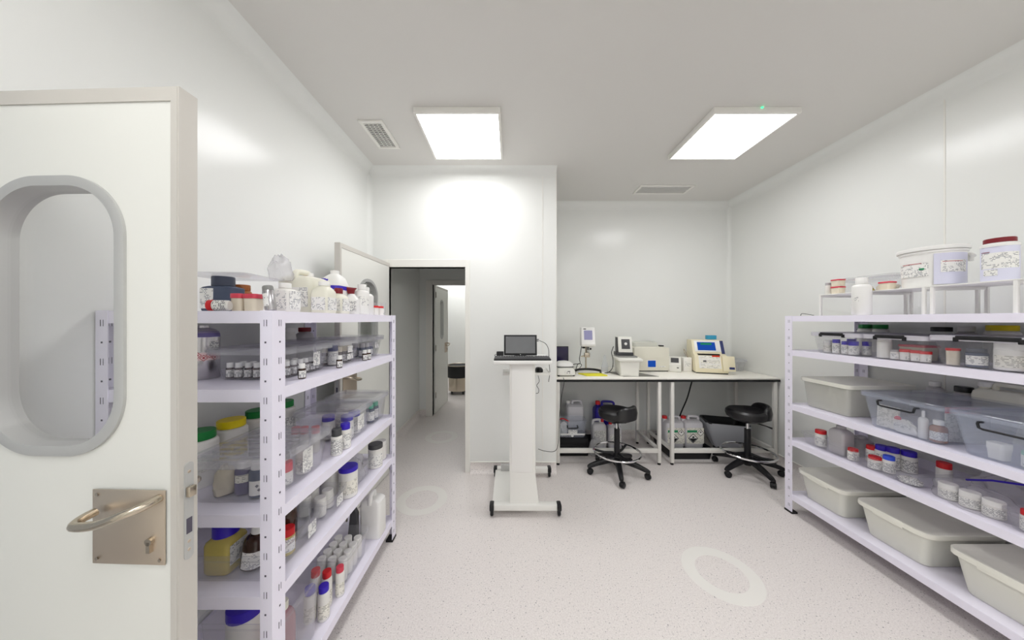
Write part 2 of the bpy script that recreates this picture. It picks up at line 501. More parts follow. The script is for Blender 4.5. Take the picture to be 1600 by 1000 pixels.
def vent(x0, x1, y0, y1, label, nx, ny):
    t = thing('ceiling_vent', label, 'vent', ((x0 + x1) / 2, (y0 + y1) / 2, H), group='ceiling air grilles')
    a, b = (x1 - x0) / 2, (y1 - y0) / 2; k = 0.026
    f = G().box(-a, a, -b, -b + k, -0.012, 0).box(-a, a, b - k, b, -0.012, 0).box(-a, -a + k, -b + k, b - k, -0.012, 0).box(a - k, a, -b + k, b - k, -0.012, 0)
    ob('frame', f, 'trim_white', t, 0.002)
    ob('duct', G().box(-a + k, a - k, -b + k, b - k, -0.0015, 0), 'duct_dark', t)
    ix, iy = a - k, b - k
    for i in range(nx):
        x = -ix + 2 * ix * (i + 0.5) / nx
        ob('blade', G().box(x + ix / nx - 0.0022, x + ix / nx + 0.0022, -iy, iy, -0.009, -0.002), 'white_metal', t, smooth=False)
    for j in range(ny):
        y = -iy + 2 * iy * (j + 0.5) / ny
        ob('slat', G().box(-ix, ix, y - 0.0021, y + 0.0021, -0.011, -0.003), 'white_metal', t, smooth=False)
vent(-1.125, -0.945, 2.175, 2.53, 'small white air grille on the ceiling above the left rack', 4, 14)
vent(1.43, 2.03, 3.226, 3.438, 'long white slatted air grille on the ceiling above the benches', 0, 7)

# ------------------------------------------------------------------ virtual-tour overlay rings, added as floor decals
for x, y, lab in ((1.25, 1.745, 'pale virtual-tour overlay ring on the floor nearest the right rack'), (-0.735, 2.46, 'pale virtual-tour overlay ring between the left rack and the cart'),
                  (-0.88, 3.78, 'pale virtual-tour overlay ring on the corridor floor beyond the doorway')):
    n = 48; v = []; fs = []
    for i in range(n):
        a = 2 * pi * i / n
        for r_, z_ in ((0.205, 0.0), (0.203, 0.0012), (0.133, 0.0012), (0.131, 0.0)):
            v.append((r_ * cos(a), r_ * sin(a), z_))
    for i in range(n):
        j = (i + 1) % n
        for k in range(3): fs.append((4 * i + k, 4 * j + k, 4 * j + k + 1, 4 * i + k + 1))
    tag(ob('tour_overlay_ring', G().add(v, fs), 'overlay_ring', None, 0, False, loc=(x, y, 0.0003)), lab, 'floor mark', 'virtual-tour overlay rings')

# ------------------------------------------------------------------ doors with a rounded window
def plate_with_hole(w, h, hole, y0, y1, cx=None, n=72):
    """slab in the xz plane from x 0..w, z 0..h with a rounded hole (cx, cz, hw, hh, r)"""
    hx, hz, hw, hh, hr = hole
    inner = [(hx + p[0], hz + p[1]) for p in rr(2 * hw, 2 * hh, hr, 0, seg=n // 4 - 1)]
    outer = []
    for (x, z) in inner:
        dx, dz = x - hx, z - hz
        t = min((w - hx) / dx if dx > 1e-9 else 1e9, -hx / dx if dx < -1e-9 else 1e9, (h - hz) / dz if dz > 1e-9 else 1e9, -hz / dz if dz < -1e-9 else 1e9)
        outer.append([hx + dx * t, hz + dz * t])
    for cxr, czr in ((0, 0), (w, 0), (w, h), (0, h)):
        k = min(range(len(outer)), key=lambda i: (outer[i][0] - cxr) ** 2 + (outer[i][1] - czr) ** 2)
        outer[k] = [cxr, czr]
    A = [(x, y0, z) for x, z in outer]; B = [(x, y0, z) for x, z in inner]; C = [(x, y1, z) for x, z in inner]; D = [(x, y1, z) for x, z in outer]
    return G().loft([A, B, C, D], loop=True)

def ring_band(hx, hz, hw, hh, hr, wd, y0, y1, n=18):
    def ring(k, y): return [(hx + p[0], y, hz + p[1]) for p in rr(2 * (hw + k), 2 * (hh + k), hr + k, 0, seg=n)]
    return G().loft([ring(0, y0), ring(wd * 0.6, y0 - 0.002 if y0 < y1 else y0 + 0.002), ring(wd, y0), ring(wd, y1), ring(0, y1)], loop=True)

def door_leaf(name, label, loc, rz, w, flip_handle=False, near=True, hw=0.137, hx_=None):
    """leaf from x 0 (hinge) to w (free edge); room side is y < 0, thickness 0.04"""
    t = thing(name, label, 'door', loc, rz, kind='structure')
    h = 2.045
    hole = (hx_ or w / 2, 1.505, hw, 0.317, 0.128 if hw > 0.12 else hw - 0.005)
    ob('leaf', plate_with_hole(w, h, hole, 0.002, 0.038), 'door_paint', t, smooth=False)
    k = 0.016
    e = G().box(0, w, 0, 0.04, h, h + 0.006).box(w, w + 0.004, 0, 0.04, 0, h + 0.006).box(0, w - k, -0.001, 0.0018, h - 0.028, h + 0.004).box(w - k, w, -0.001, 0.0018, 0, h + 0.004)
    e.box(0, w, 0.0382, 0.041, h - 0.028, h + 0.004).box(w - k, w, 0.0382, 0.041, 0, h - 0.028)
    ob('edge_profile', e, 'aluminium', t, smooth=False)
    wf = ob('window_frame', ring_band(*hole[:2], hw - 0.004, 0.313, hole[4] - 0.004, 0.024, -0.004, 0.044), 'alu_grey', t)
    ob('pane', G().loft([[(hole[0] + p[0], y, hole[1] + p[1]) for p in rr(2 * hw - 0.004, 0.630, hole[4] - 0.002, 0, seg=12)] for y in (0.026, 0.031)]), 'glass_pane', wf)
    if near is None: return t
    # handle plate with rounded lever and key cylinder
    for side in ((-1, 1)):
        y = 0.0 if side < 0 else 0.04
        px1 = w - 0.028; px0 = px1 - 0.18
        pl = ob('handle_plate', G().box(px0, px1, min(y, y + side * 0.003), max(y, y + side * 0.003), 0.913, 1.09), 'steel_plate', t, 0.001)
        for sx_, sz_ in ((px0 + .012, .925), (px1 - .012, .925), (px0 + .012, 1.078), (px1 - .012, 1.078)):
            ob('screw', G().lathe([(0.0001, 0), (0.004, 0), (0.003, 0.0015), (0.0001, 0.0015)], 10, axis='y'), 'steel', pl, loc=(sx_, y + side * (0.003 if side > 0 else 0.0045), sz_))
        q = y + side * 0.003
        pts = spline([(px1 - 0.012, q, 1.073), (px1 - 0.014, q + side * 0.03, 1.070), (px1 - 0.035, q + side * 0.05, 1.064), (px1 - 0.09, q + side * 0.054, 1.044),
                      (px1 - 0.135, q + side * 0.053, 1.038), (px1 - 0.153, q + side * 0.045, 1.038), (px1 - 0.160, q + side * 0.028, 1.040), (px1 - 0.160, q + side * 0.008, 1.042)], 6)
        ob('lever', G().tube(pts, 0.0095, 12), 'steel', pl)
        c = G().lathe([(0.0001, 0), (0.0085, 0), (0.0085, 0.008), (0.0001, 0.008)], 14, axis='y')
        c.box(-0.0045, 0.0045, 0, 0.008, -0.026, 0)
        ob('key_cylinder', c, 'steel', pl, loc=(px1 - 0.032, q if side > 0 else q - 0.008, 0.972))
    fp = ob('lock_faceplate', G().loft([[(x, p[0], p[1]) for p in rr(0.02, 0.236, 0.009, 0, 0.02, 1.03)] for x in (w + 0.004, w + 0.006)]), 'alu_grey', t)
    ob('latch_bolt', G().box(w + 0.006, w + 0.017, 0.012, 0.028, 1.065, 1.09), 'steel', fp, 0.002)
    ob('bolt_slot', G().box(w + 0.006, w + 0.0068, 0.014, 0.026, 0.975, 1.012), 'slot_dark', fp)
    for z in (0.935, 0.955, 1.125):
        ob('screw', G().lathe([(0.0001, 0), (0.004, 0), (0.003, 0.001), (0.0001, 0.001)], 10, axis='x'), 'steel_plate', fp, loc=(w + 0.006, 0.02, z))
    return t

# near leaf, opened away from the left wall, facing the viewer
a = radians(-1.9); wN = 0.595
hx, hy = -0.791 - wN * cos(a), 0.700 - wN * sin(a)
door_leaf('door_1', 'near open door leaf with rounded window and steel lever handle, at the left edge', (hx, hy, 0.005), a, wN, hw=0.166, hx_=wN - 0.315)
# far leaf, opened along the left wall beyond the rack; hinge at the doorway's left jamb
lf = door_leaf('door_2', 'open white door leaf behind the left rack, hinged at the far doorway', (-1.222, 2.885, 0.005), radians(-90 - 2.6), 0.775)
# leaf in the corridor's end doorway
lc = door_leaf('door_3', 'white door leaf with a narrow window standing open at the corridor end', (-1.195, YE + WT + 0.02, 0.005), radians(90 - 3), 0.76, hw=0.075)
for z in (0.25, 1.0, 1.85):
    ob('hinge', G().lathe([(0.0001, 0), (0.011, 0), (0.011, 0.09), (0.0001, 0.09)], 10), 'aluminium', lc, loc=(0.0, -0.012, z))
    ob('hinge', G().lathe([(0.0001, 0), (0.011, 0), (0.011, 0.09), (0.0001, 0.09)], 10), 'aluminium', lf, loc=(0.0, -0.012, z))

# ------------------------------------------------------------------ racks
ZS = (1.53, 1.265, 0.845, 0.57, 0.147)
def rack(label, x0, x1, y0, y1, front):
    """x0 < x1, y0 < y1; front = x of the aisle side"""
    t = thing('storage_rack', label, 'rack', (0, 0, 0), group='white steel storage racks')
    for cx, sx_ in ((x0, 1), (x1, -1)):
        for cy, sy_ in ((y0, 1), (y1, -1)):
            g = G(); th = 0.003
            g.box(min(cx, cx + sx_ * 0.04), max(cx, cx + sx_ * 0.04), min(cy, cy + sy_ * th), max(cy, cy + sy_ * th), 0.012, 1.532)
            g.box(min(cx, cx + sx_ * th), max(cx, cx + sx_ * th), min(cy + sy_ * th, cy + sy_ * 0.058), max(cy + sy_ * th, cy + sy_ * 0.058), 0.012, 1.532)
            p = ob('post', g, 'rack_white', t, smooth=False)
            s = G(); e = 0.0004
            for i in range(23):
                z = 0.06 + i * 0.065
                for side in (0, 1):
                    for fx in (-1, 1):         # both faces of the flange
                        if side == 0:
                            yy = cy - sy_ * e if fx < 0 else cy + sy_ * (th + e)
                            def bx(u0, u1, z0, z1):
                                a_, b_ = cx + sx_ * u0, cx + sx_ * u1
                                s.box(min(a_, b_), max(a_, b_), yy - e, yy + e, z0, z1)
                        else:
                            xx = cx - sx_ * e if fx < 0 else cx + sx_ * (th + e)
                            def bx(u0, u1, z0, z1):
                                a_, b_ = cy + sy_ * (u0 + 0.012), cy + sy_ * (u1 + 0.012)
                                s.box(xx - e, xx + e, min(a_, b_), max(a_, b_), z0, z1)
                        if i % 2: bx(0.019, 0.0245, z - 0.003, z + 0.003)
                        else:
                            bx(0.0165, 0.0185, z - 0.011, z + 0.011); bx(0.026, 0.0272, z - 0.011, z + 0.011)
            ob('slot_holes', s, 'slot_dark', p, smooth=False)['kind'] = 'stuff'
            ob('foot', G().box(min(cx - sx_ * .003, cx + sx_ * .043), max(cx - sx_ * .003, cx + sx_ * .043), min(cy - sy_ * .003, cy + sy_ * .06), max(cy - sy_ * .003, cy + sy_ * .06), 0, 0.014), 'rubber', t)
    for z in ZS:
        i = 0.0035
        p = ob('shelf', G().box(x0 + i + .001, x1 - i - .001, y0 + i + .001, y1 - i - .001, z - 0.004, z), 'rack_white', t, smooth=False)
        for (a, b, c, d) in ((x0 + i, x0 + i + .002, y0 + i, y1 - i), (x1 - i - .002, x1 - i, y0 + i, y1 - i), (x0 + i, x1 - i, y0 + i, y0 + i + .002), (x0 + i, x1 - i, y1 - i - .002, y1 - i)):
            ob('beam', G().box(a, b, c, d, z - 0.041, z + 0.0005), 'rack_white', p, smooth=False)
        # folded lower lip of the aisle and end beams
    return t
LX0, LX1, LY0, LY1 = -1.385, -0.795, 0.983, 2.045
RX0, RX1, RY0, RY1 = 2.18, 2.768, 1.02, 2.335
rack('white slotted-angle steel rack along the left wall, behind the near door', LX0, LX1, LY0, LY1, LX1)
rack('white slotted-angle steel rack along the right wall', RX0, RX1, RY0, RY1, RX0)

# ------------------------------------------------------------------ benches
def bench(label, x0, x1, lx0, lx1):
    t = thing('lab_bench', label, 'table', ((x0 + x1) / 2, 3.38, 0), group='white lab benches in the alcove')
    cx = (x0 + x1) / 2; a0, a1 = x0 - cx, x1 - cx; y0, y1 = -0.345, 0.355
    ob('worktop', G().box(a0, a1, y0, y1, 0.8845, 0.902), 'bench_white', t, 0.002)
    ob('edge_band', G().box(a0, a1, y0 - 0.002, y1, 0.862, 0.884), 'black_matte', t)
    legs = [(lx0 - cx, -0.325), (lx1 - cx, -0.325), (lx0 - cx, 0.20), (lx1 - cx, 0.20)]
    for lx, ly in legs:
        ob('leg', G().box(lx - .016, lx + .016, ly - .016, ly + .016, 0.022, 0.862), 'bench_frame', t, 0.002)
        ob('foot', G().lathe([(0.0001, 0), (.015, 0), (.016, .006), (.012, .022), (0.0001, .022)], 12), 'rubber', t, loc=(lx, ly, 0))
    for lx in (lx0 - cx, lx1 - cx):
        ob('side_rail', G().box(lx - .0155, lx + .0155, -0.308, 0.183, 0.14, 0.17), 'bench_frame', t, 0.002)
    ob('front_rail', G().box(lx0 - cx + .0165, lx1 - cx - .0165, -0.340, -0.310, 0.125, 0.168), 'bench_frame', t, 0.002)
    return t
bench('white lab bench with the balance and viscometer, left half of the alcove', 0.462, 1.612, 0.498, 1.546)
bench('white lab bench with the beige analyser, right half of the alcove', 1.615, 2.786, 1.68, 2.745)

# ------------------------------------------------------------------ stools
def stool(label, x, y, base_a, back_a):
    t = thing('lab_stool', label, 'stool', (x, y, 0), group='black rolling lab stools')
    for k in range(5):
        a = base_a + k * 2 * pi / 5; d = (cos(a), sin(a)); n = (-d[1], d[0])
        rings = []
        for r_, z_, wd, hh in ((0.02, 0.135, 0.028, 0.03), (0.10, 0.128, 0.026, 0.028), (0.20, 0.105, 0.022, 0.024), (0.275, 0.082, 0.019, 0.02), (0.298, 0.074, 0.012, 0.014)):
            rings.append([(d[0] * r_ + n[0] * u * wd, d[1] * r_ + n[1] * u * wd, z_ + v * hh) for u, v in ((-1, -.8), (1, -.8), (1, .3), (.6, .8), (-.6, .8), (-1, .3))])
        lg = ob('base_leg', G().loft(rings), 'black_plastic', t)
        ca = a + 0.9; ax = (cos(ca), sin(ca), 0)
        c = G().lathe([(0.0001, -0.022), (0.02, -0.022), (0.027, -0.016), (0.027, -0.004), (0.02, -0.003), (0.02, 0.003), (0.027, 0.004), (0.027, 0.016), (0.02, 0.022), (0.0001, 0.022)], 18, axis='x')
        ob('caster', c, 'black_plastic', lg, loc=(d[0] * 0.285 + .012 * cos(ca + pi / 2), d[1] * 0.285 + .012 * sin(ca + pi / 2), 0.0275), rot=(0, 0, ca))
        hood = [(cos(q) * 0.031, sin(q) * 0.031) for q in [radians(10 + 16 * i) for i in range(11)]]
        hood = hood + [(p[0] * .88, p[1] * .88) for p in reversed(hood)]
        ob('caster_hood', G().prism(hood, 'yz', -0.012, 0.012), 'black_plastic', lg, loc=(d[0] * 0.285 + .012 * cos(ca + pi / 2), d[1] * 0.285 + .012 * sin(ca + pi / 2), 0.0275), rot=(0, 0, ca))
    ob('hub', G().lathe([(0.0001, 0.075), (0.03, 0.075), (0.045, 0.10), (0.048, 0.14), (0.036, 0.165), (0.0001, 0.165)], 20), 'black_plastic', t)
    ob('column_cover', G().lathe([(0.0001, 0.16), (0.028, 0.16), (0.026, 0.43), (0.0001, 0.43)], 20), 'black_plastic', t)
    ob('gas_spring', G().lathe([(0.0001, 0.42), (0.014, 0.42), (0.014, 0.52), (0.0001, 0.52)], 16), 'chrome', t)
    ob('foot_ring', G().tube([(0.22 * cos(2 * pi * i / 40), 0.22 * sin(2 * pi * i / 40), 0.205) for i in range(40)], 0.0105, 10, True), 'chrome', t)
    for k in range(3):
        a = base_a + 0.5 + k * 2 * pi / 3
        ob('ring_spoke', G().tube([(0.03 * cos(a), 0.03 * sin(a), 0.19), (0.12 * cos(a), 0.12 * sin(a), 0.185), (0.212 * cos(a), 0.212 * sin(a), 0.203)], [0.014, 0.012, 0.012], 8), 'black_plastic', t)
    # contoured cushion
    def cushion(rs, zs):
        n = 40; rings = []
        for s_, z_ in zip(rs, zs):
            ring = []
            for i in range(n):
                a = 2 * pi * i / n; r_ = 0.178 * s_ * (1 + 0.03 * cos(2 * (a - back_a)))
                dip = 0.012 * cos(a - back_a) * s_
                ring.append((r_ * cos(a), r_ * sin(a), z_ + (0.018 * s_ * max(0, cos(a - back_a)) - dip * 0.3)))
            rings.append(ring)
        return G().loft(rings)
    ob('seat', cushion((0.35, 0.75, 0.95, 1.0, 0.98, 0.88, 0.65, 0.3, 0.05), (0.515, 0.52, 0.545, 0.575, 0.60, 0.618, 0.617, 0.608, 0.604)), 'black_leather', t)
    # low wrap-around back pad rising from the seat
    rings = []
    m = 22; span = radians(62)
    for i in range(m + 1):
        u = -1 + 2 * i / m; a = back_a + u * span; e = (1 - abs(u) ** 4) ** 0.5 if abs(u) < 1 else 0
        e = max(e, 0.12); zt = 0.555 + 0.125 * e; ri, ro = 0.130, 0.130 + 0.052 * (0.5 + 0.5 * e)
        zb = 0.545
        prof = [(ri + .02, zb), (ro, zb + .01), (ro + .006, (zb + zt) / 2), (ro - .004, zt - .012), (ro - .018, zt), (ri + .012, zt), (ri + .001, zt - .012), (ri + .006, (zb + zt) / 2)]
        rings.append([(p * cos(a), p * sin(a), z) for p, z in prof])
    ob('back_pad', G().loft(rings), 'black_leather', t)
    la = back_a - 0.9
    ob('lever', G().tube([(0.03 * cos(la), 0.03 * sin(la), 0.508), (0.15 * cos(la), 0.15 * sin(la), 0.505), (0.20 * cos(la), 0.20 * sin(la), 0.498)], [0.005, 0.005, 0.009], 8), 'black_plastic', t)
    ob('seat_plate', G().box(-.07, .07, -.06, .06, 0.50, 0.517), 'black_plastic', t, 0.004)
    return t
stool('black rolling stool in front of the left bench, beside the cart', 1.053, 2.90, radians(258), radians(-55))
stool('black rolling stool in front of the right bench, beside the right rack', 2.339, 2.90, radians(-90), radians(-15))

# ------------------------------------------------------------------ computer cart
t = thing('computer_cart', 'white computer cart on castors against the wall, carrying a tablet and keyboard', 'cart', (0.10, 2.26, 0))
g = G().box(-0.235, 0.27, -0.02, 0.035, 0.045, 0.09)
ob('front_foot', g, 'white_metal', t, 0.006)
ob('rear_foot', G().box(-0.24, 0.275, 0.535, 0.59, 0.045, 0.09), 'white_metal', t, 0.006)
ob('base_plate', G().box(-0.238, 0.0, 0.036, 0.534, 0.048, 0.082), 'white_metal', t, 0.004)
ob('end_bracket', G().box(-0.185, -0.105, 0.50, 0.53, 0.083, 0.14), 'alu_grey', t, 0.003)
for x in (-0.24, 0.275):
    for y in (0.0, 0.56):
        c = G().lathe([(0.0001, -0.012), (0.024, -0.012), (0.03, -0.007), (0.03, 0.007), (0.024, 0.012), (0.0001, 0.012)], 18, axis='x')
        ca = ob('caster', c, 'black_plastic', t, loc=(x, y, 0.03))
        ob('caster_cap', G().box(-0.017, 0.017, -0.034, 0.034, 0.018, 0.066), 'black_plastic', ca, 0.008)
col_p = [(-0.108, 0.0)]
rings = []
for z, xr, yf in ((0.083, 0.125, 0.005), (0.13, 0.118, 0.012), (0.30, 0.098, 0.02), (0.8, 0.096, 0.02), (1.165, 0.094, 0.02)):
    rings.append([(-0.105, yf, z), (xr, yf, z), (xr, yf + 0.13, z), (-0.105, yf + 0.13, z)])
ob('column', G().loft(rings), 'white_metal', t, 0.006)
ob('column_panel', G().box(-0.088, 0.074, 0.0145, 0.0195, 0.32, 1.155), 'white_plastic', t, 0.002)
ob('tray', G().box(-0.228, 0.218, -0.06, 0.36, 1.166, 1.196), 'white_plastic', t, 0.01, seg=3)
s = ob('lower_shelf', G().box(-0.16, 0.222, 0.16, 0.42, 1.050, 1.062), 'white_metal', t, 0.002)
ob('front_lip', G().box(-0.16, 0.222, 0.152, 0.1595, 1.045, 1.068), 'white_metal', s, 0.002)
ob('side_lip', G().box(0.2225, 0.23, 0.152, 0.42, 1.045, 1.068), 'white_metal', s, 0.002)
# tablet on a stand
t = thing('tablet', 'black tablet computer with a blank grey screen standing on the cart', 'tablet', (0.088, 2.49, 1.197), 0, rot=(radians(-8), 0, 0))
ob('body', G().box(-0.14, 0.14, 0.0, 0.012, 0.004, 0.178), 'black_plastic', t, 0.004)
ob('screen', G().box(-0.125, 0.125, -0.0012, 0.0, 0.022, 0.163), 'screen_off', t)
ob('logo', G().lathe([(0.0001, 0), (0.003, 0), (0.003, 0.0008), (0.0001, 0.0008)], 10, axis='y'), 'white_plastic', t, loc=(0.0, -0.0008, 0.011))
ob('brand_mark', G().box(-0.122, -0.108, -0.0018, -0.0012, 0.156, 0.162), 'ink_grey', t)
ob('stand', G().prism([(0.012, 0.0), (0.075, -0.004), (0.075, 0.004), (0.012, 0.10)], 'yz', -0.05, 0.05), 'black_plastic', t)
ob('cable_plug', G().box(0.14, 0.158, 0.002, 0.010, 0.135, 0.143).box(0.14, 0.156, 0.002, 0.010, 0.122, 0.130), 'black_plastic', t, 0.002)
# keyboard
t = thing('keyboard', 'slim black computer keyboard on the cart', 'keyboard', (0.093, 2.275, 1.197), 0, rot=(radians(3), 0, 0))
ob('base', G().box(-0.215, 0.215, -0.068, 0.068, 0, 0.013), 'black_plastic', t, 0.003)
for r_ in range(5):
    y = 0.05 - r_ * 0.025; x = -0.205; i = 0
    while x < 0.195:
        wd = 0.11 if (r_ == 4 and i == 3) else (0.028 if i == 0 and r_ in (2, 3) else 0.0175)
        if x + wd > 0.207: wd = 0.206 - x
        ob('key', G().box(x + .001, x + wd - .001, y - .0105, y + .0105, 0.013, 0.0165), 'grey_dark', t, smooth=False)
        x += wd + 0.0022; i += 1
        if 0.085 < x < 0.10: x = 0.104
# mouse
t = thing('computer_mouse', 'small black computer mouse on the cart lower shelf', 'mouse', (0.245, 2.49, 1.0625), 0.2)
rings = [[(p[0], p[1], z) for p in rr(0.058 * s_, 0.09 * s_, 0.028 * s_, 0, 0, 0, 6)] for s_, z in ((0.95, 0), (1, 0.012), (0.92, 0.026), (0.65, 0.036), (0.2, 0.039))]
ob('shell', G().loft(rings), 'black_plastic', t)
ob('wheel', G().lathe([(0.0001, -.003), (.007, -.003), (.007, .003), (.0001, .003)], 12, axis='x'), 'grey_mid', t, loc=(0, -0.022, 0.035))
def cable(name, label, pts, r=0.003, m='black_plastic', n=6, cat='cable', group=None):
    return tag(ob(name, G().tube(spline(pts, 6), r, n), m), label, cat, group)
cable('tablet_cable', 'thin grey cable looping from the tablet down the cart', [(0.246, 2.49, 1.327), (0.30, 2.50, 1.30), (0.325, 2.50, 1.255), (0.331, 2.51, 1.20), (0.334, 2.51, 1.12), (0.34, 2.52, 1.05), (0.33, 2.52, 0.97)], 0.0025)
cable('mouse_cable', 'thin black cable coiled under the cart lower shelf', [(0.232, 2.45, 1.043), (0.242, 2.45, 0.99), (0.222, 2.45, 0.955), (0.238, 2.45, 0.925), (0.236, 2.45, 0.895), (0.215, 2.45, 0.888)], 0.0022)
t = thing('power_adapter', 'black power adapter beside the tablet on the cart', 'adapter', (-0.085, 2.51, 1.197))
ob('block', G().box(-0.03, 0.03, -0.02, 0.02, 0, 0.035), 'black_plastic', t, 0.004)
ob('lead', G().tube(spline([(-0.03, 0, 0.012), (-0.045, -0.01, 0.006), (-0.04, -0.05, 0.003), (-0.015, -0.06, 0.003)]), 0.0025, 6), 'black_plastic', t)
cable('wall_cable', 'thin black cable hanging from the left bench end towards the cart', [(0.545, 3.012, 0.91), (0.55, 3.00, 0.86), (0.52, 2.995, 0.70), (0.50, 2.99, 0.50), (0.47, 2.87, 0.30), (0.43, 2.84, 0.235), (0.34, 2.84, 0.235), (0.27, 2.83, 0.26)], 0.0028)

# ------------------------------------------------------------------ bench devices
BZ = 0.9025
# dark tablet or monitor at the left bench end
t = thing('monitor', 'small dark purple-lit screen standing at the left end of the bench', 'monitor', (0.565, 3.50, BZ))
ob('case', G().box(-0.085, 0.13, 0, 0.02, 0.02, 0.285), 'black_plastic', t, 0.004)
ob('screen', G().box(-0.078, 0.123, -0.0015, 0, 0.03, 0.275), 'screen_dark', t)
ob('foot', G().box(-0.05, 0.08, -0.06, 0.09, 0, 0.018), 'black_plastic', t, 0.004)
# balance
t = thing('moisture_balance', 'white moisture balance with domed lid at the left bench end', 'balance', (0.592, 3.22, BZ), 0.05)
rings = [rr(0.20 * a_, 0.24 * b_, 0.04, z, 0, dy, 5) for a_, b_, z, dy in ((0.95, 0.95, 0.012, 0), (1, 1, 0.02, 0), (0.98, 0.98, 0.055, 0.004), (0.88, 0.86, 0.082, 0.015), (0.80, 0.78, 0.088, 0.02))]
ob('base', G().loft(rings), 'device_white', t)
ob('gap', G().box(-0.085, 0.085, -0.07, 0.10, 0.088, 0.099), 'grey_dark', t)
rings = [rr(0.19 * a_, 0.20 * a_, 0.06, z, 0, 0.015, 5) for a_, z in ((0.97, 0.099), (1, 0.105), (0.92, 0.125), (0.7, 0.142), (0.3, 0.150))]
ob('lid', G().loft(rings), 'white_plastic', t)
kp = ob('keypad', G().box(-0.02, 0.06, -0.1235, -0.1185, 0.028, 0.066), 'paper', t, 0.001)
ob('display', G().box(0.006, 0.034, -0.1245, -0.1235, 0.052, 0.060), 'grey_dark', kp)
for i in range(4): ob('button', G().box(-0.002 + .013 * (i % 2 * 2), 0.008 + .013 * (i % 2 * 2), -0.1245, -0.1235, 0.034 + .009 * (i // 2), 0.039 + .009 * (i // 2)), 'grey_mid', kp)
for x in (-0.08, 0.0, 0.08): ob('foot', G().lathe([(0.0001, 0), (.012, 0), (.012, .013), (.0001, .013)], 12), 'rubber', t, loc=(x, -0.09 if x else 0.09, 0))
# viscometer
t = thing('viscometer', 'white viscometer head with a small screen on a steel rod stand', 'viscometer', (0.862, 3.32, BZ))
arch = []
for i in range(17):
    a = radians(20 + 140 * i / 16); arch.append((0.155 * cos(a), 0.10 * sin(a) - 0.075, 0.028 + 0.012 * sin(a)))
ob('stand_arch', G().tube(arch, 0.013, 10), 'black_plastic', t)
for p in (arch[0], arch[-1]): ob('foot', G().lathe([(0.0001, 0), (.013, 0), (.009, .03), (.0001, .03)], 12), 'grey_dark', t, loc=(p[0], p[1], 0))
ob('rod', G().tube([(0, 0.03, 0.03), (0, 0.03, 0.36)], 0.0085, 12), 'steel', t)
ob('clamp', G().box(-0.018, 0.042, 0.005, 0.05, 0.175, 0.225), 'steel', t, 0.004)
ob('clamp_knob', G().tube([(-0.055, 0.028, 0.185), (-0.018, 0.028, 0.19)], 0.006, 10), 'steel', t)
ob('bracket', G().box(0.008, 0.04, 0.012, 0.03, 0.225, 0.32), 'alu_grey', t, 0.003)
ob('side_knob', G().tube([(0.042, 0.02, 0.27), (0.058, 0.02, 0.27)], 0.011, 12), 'black_plastic', t)
hp = [(-0.055, 0.30), (-0.085, 0.305), (-0.095, 0.335), (-0.075, 0.36), (-0.035, 0.515), (0.06, 0.515), (0.075, 0.50), (0.075, 0.315), (0.06, 0.30)]
ob('head', G().prism(hp, 'yz', -0.065, 0.085), 'white_plastic', t, 0.010, seg=3, rot=(0, 0, -0.12))
def slant(g, x0, x1, v0, v1, o=0.0015):
    """panel on the slanted front of the head"""
    P, Q = Vector((0, -0.075, 0.36)), Vector((0, -0.035, 0.515)); d = (Q - P); n = Vector((0, -d.z, d.y)).normalized()
    a, b = P + d * v0, P + d * v1
    return g.add([(x0, *(a - n * .001)[1:]), (x1, *(a - n * .001)[1:]), (x1, *(b - n * .001)[1:]), (x0, *(b - n * .001)[1:]), (x0, *(a + n * o)[1:]), (x1, *(a + n * o)[1:]), (x1, *(b + n * o)[1:]), (x0, *(b + n * o)[1:])],
                 [(0, 3, 2, 1), (4, 5, 6, 7), (0, 1, 5, 4), (1, 2, 6, 5), (2, 3, 7, 6), (3, 0, 4, 7)])
ob('screen', slant(G(), -0.035, 0.055, 0.12, 0.78), 'screen_lilac', t, rot=(0, 0, -0.12))
ob('brand_plate', slant(G(), -0.04, -0.012, 0.85, 0.92), 'grey_dark', t, rot=(0, 0, -0.12))
ob('spindle', G().tube([(0.012, -0.02, 0.30), (0.012, -0.02, 0.262)], 0.006, 10), 'grey_dark', t)
ob('plug', G().box(-0.05, -0.02, -0.02, 0.01, 0.278, 0.305), 'black_plastic', t, 0.004)
cable('viscometer_cable', 'black cable hanging from the viscometer head to the bench', [(0.80, 3.30, 1.205), (0.795, 3.31, 1.15), (0.785, 3.33, 1.06), (0.80, 3.38, 1.0), (0.74, 3.42, 0.985), (0.70, 3.42, 0.94), (0.72, 3.40, 0.908), (0.78, 3.43, 0.91), (0.84, 3.46, 0.97), (0.80, 3.46, 0.985), (0.77, 3.44, 0.93)], 0.004)
# yellow pad
x, y = on(928, 583, BZ)
tag(ob('foam_pad', G().prism([(-0.15, 0.075), (0.10, 0.075), (0.135, -0.055), (-0.085, -0.055)], 'xy', 0, 0.012), 'yellow_foam', None, 0.003, loc=(0.902, 3.185, BZ)), 'flat yellow pad lying in front of the viscometer stand', 'pad')
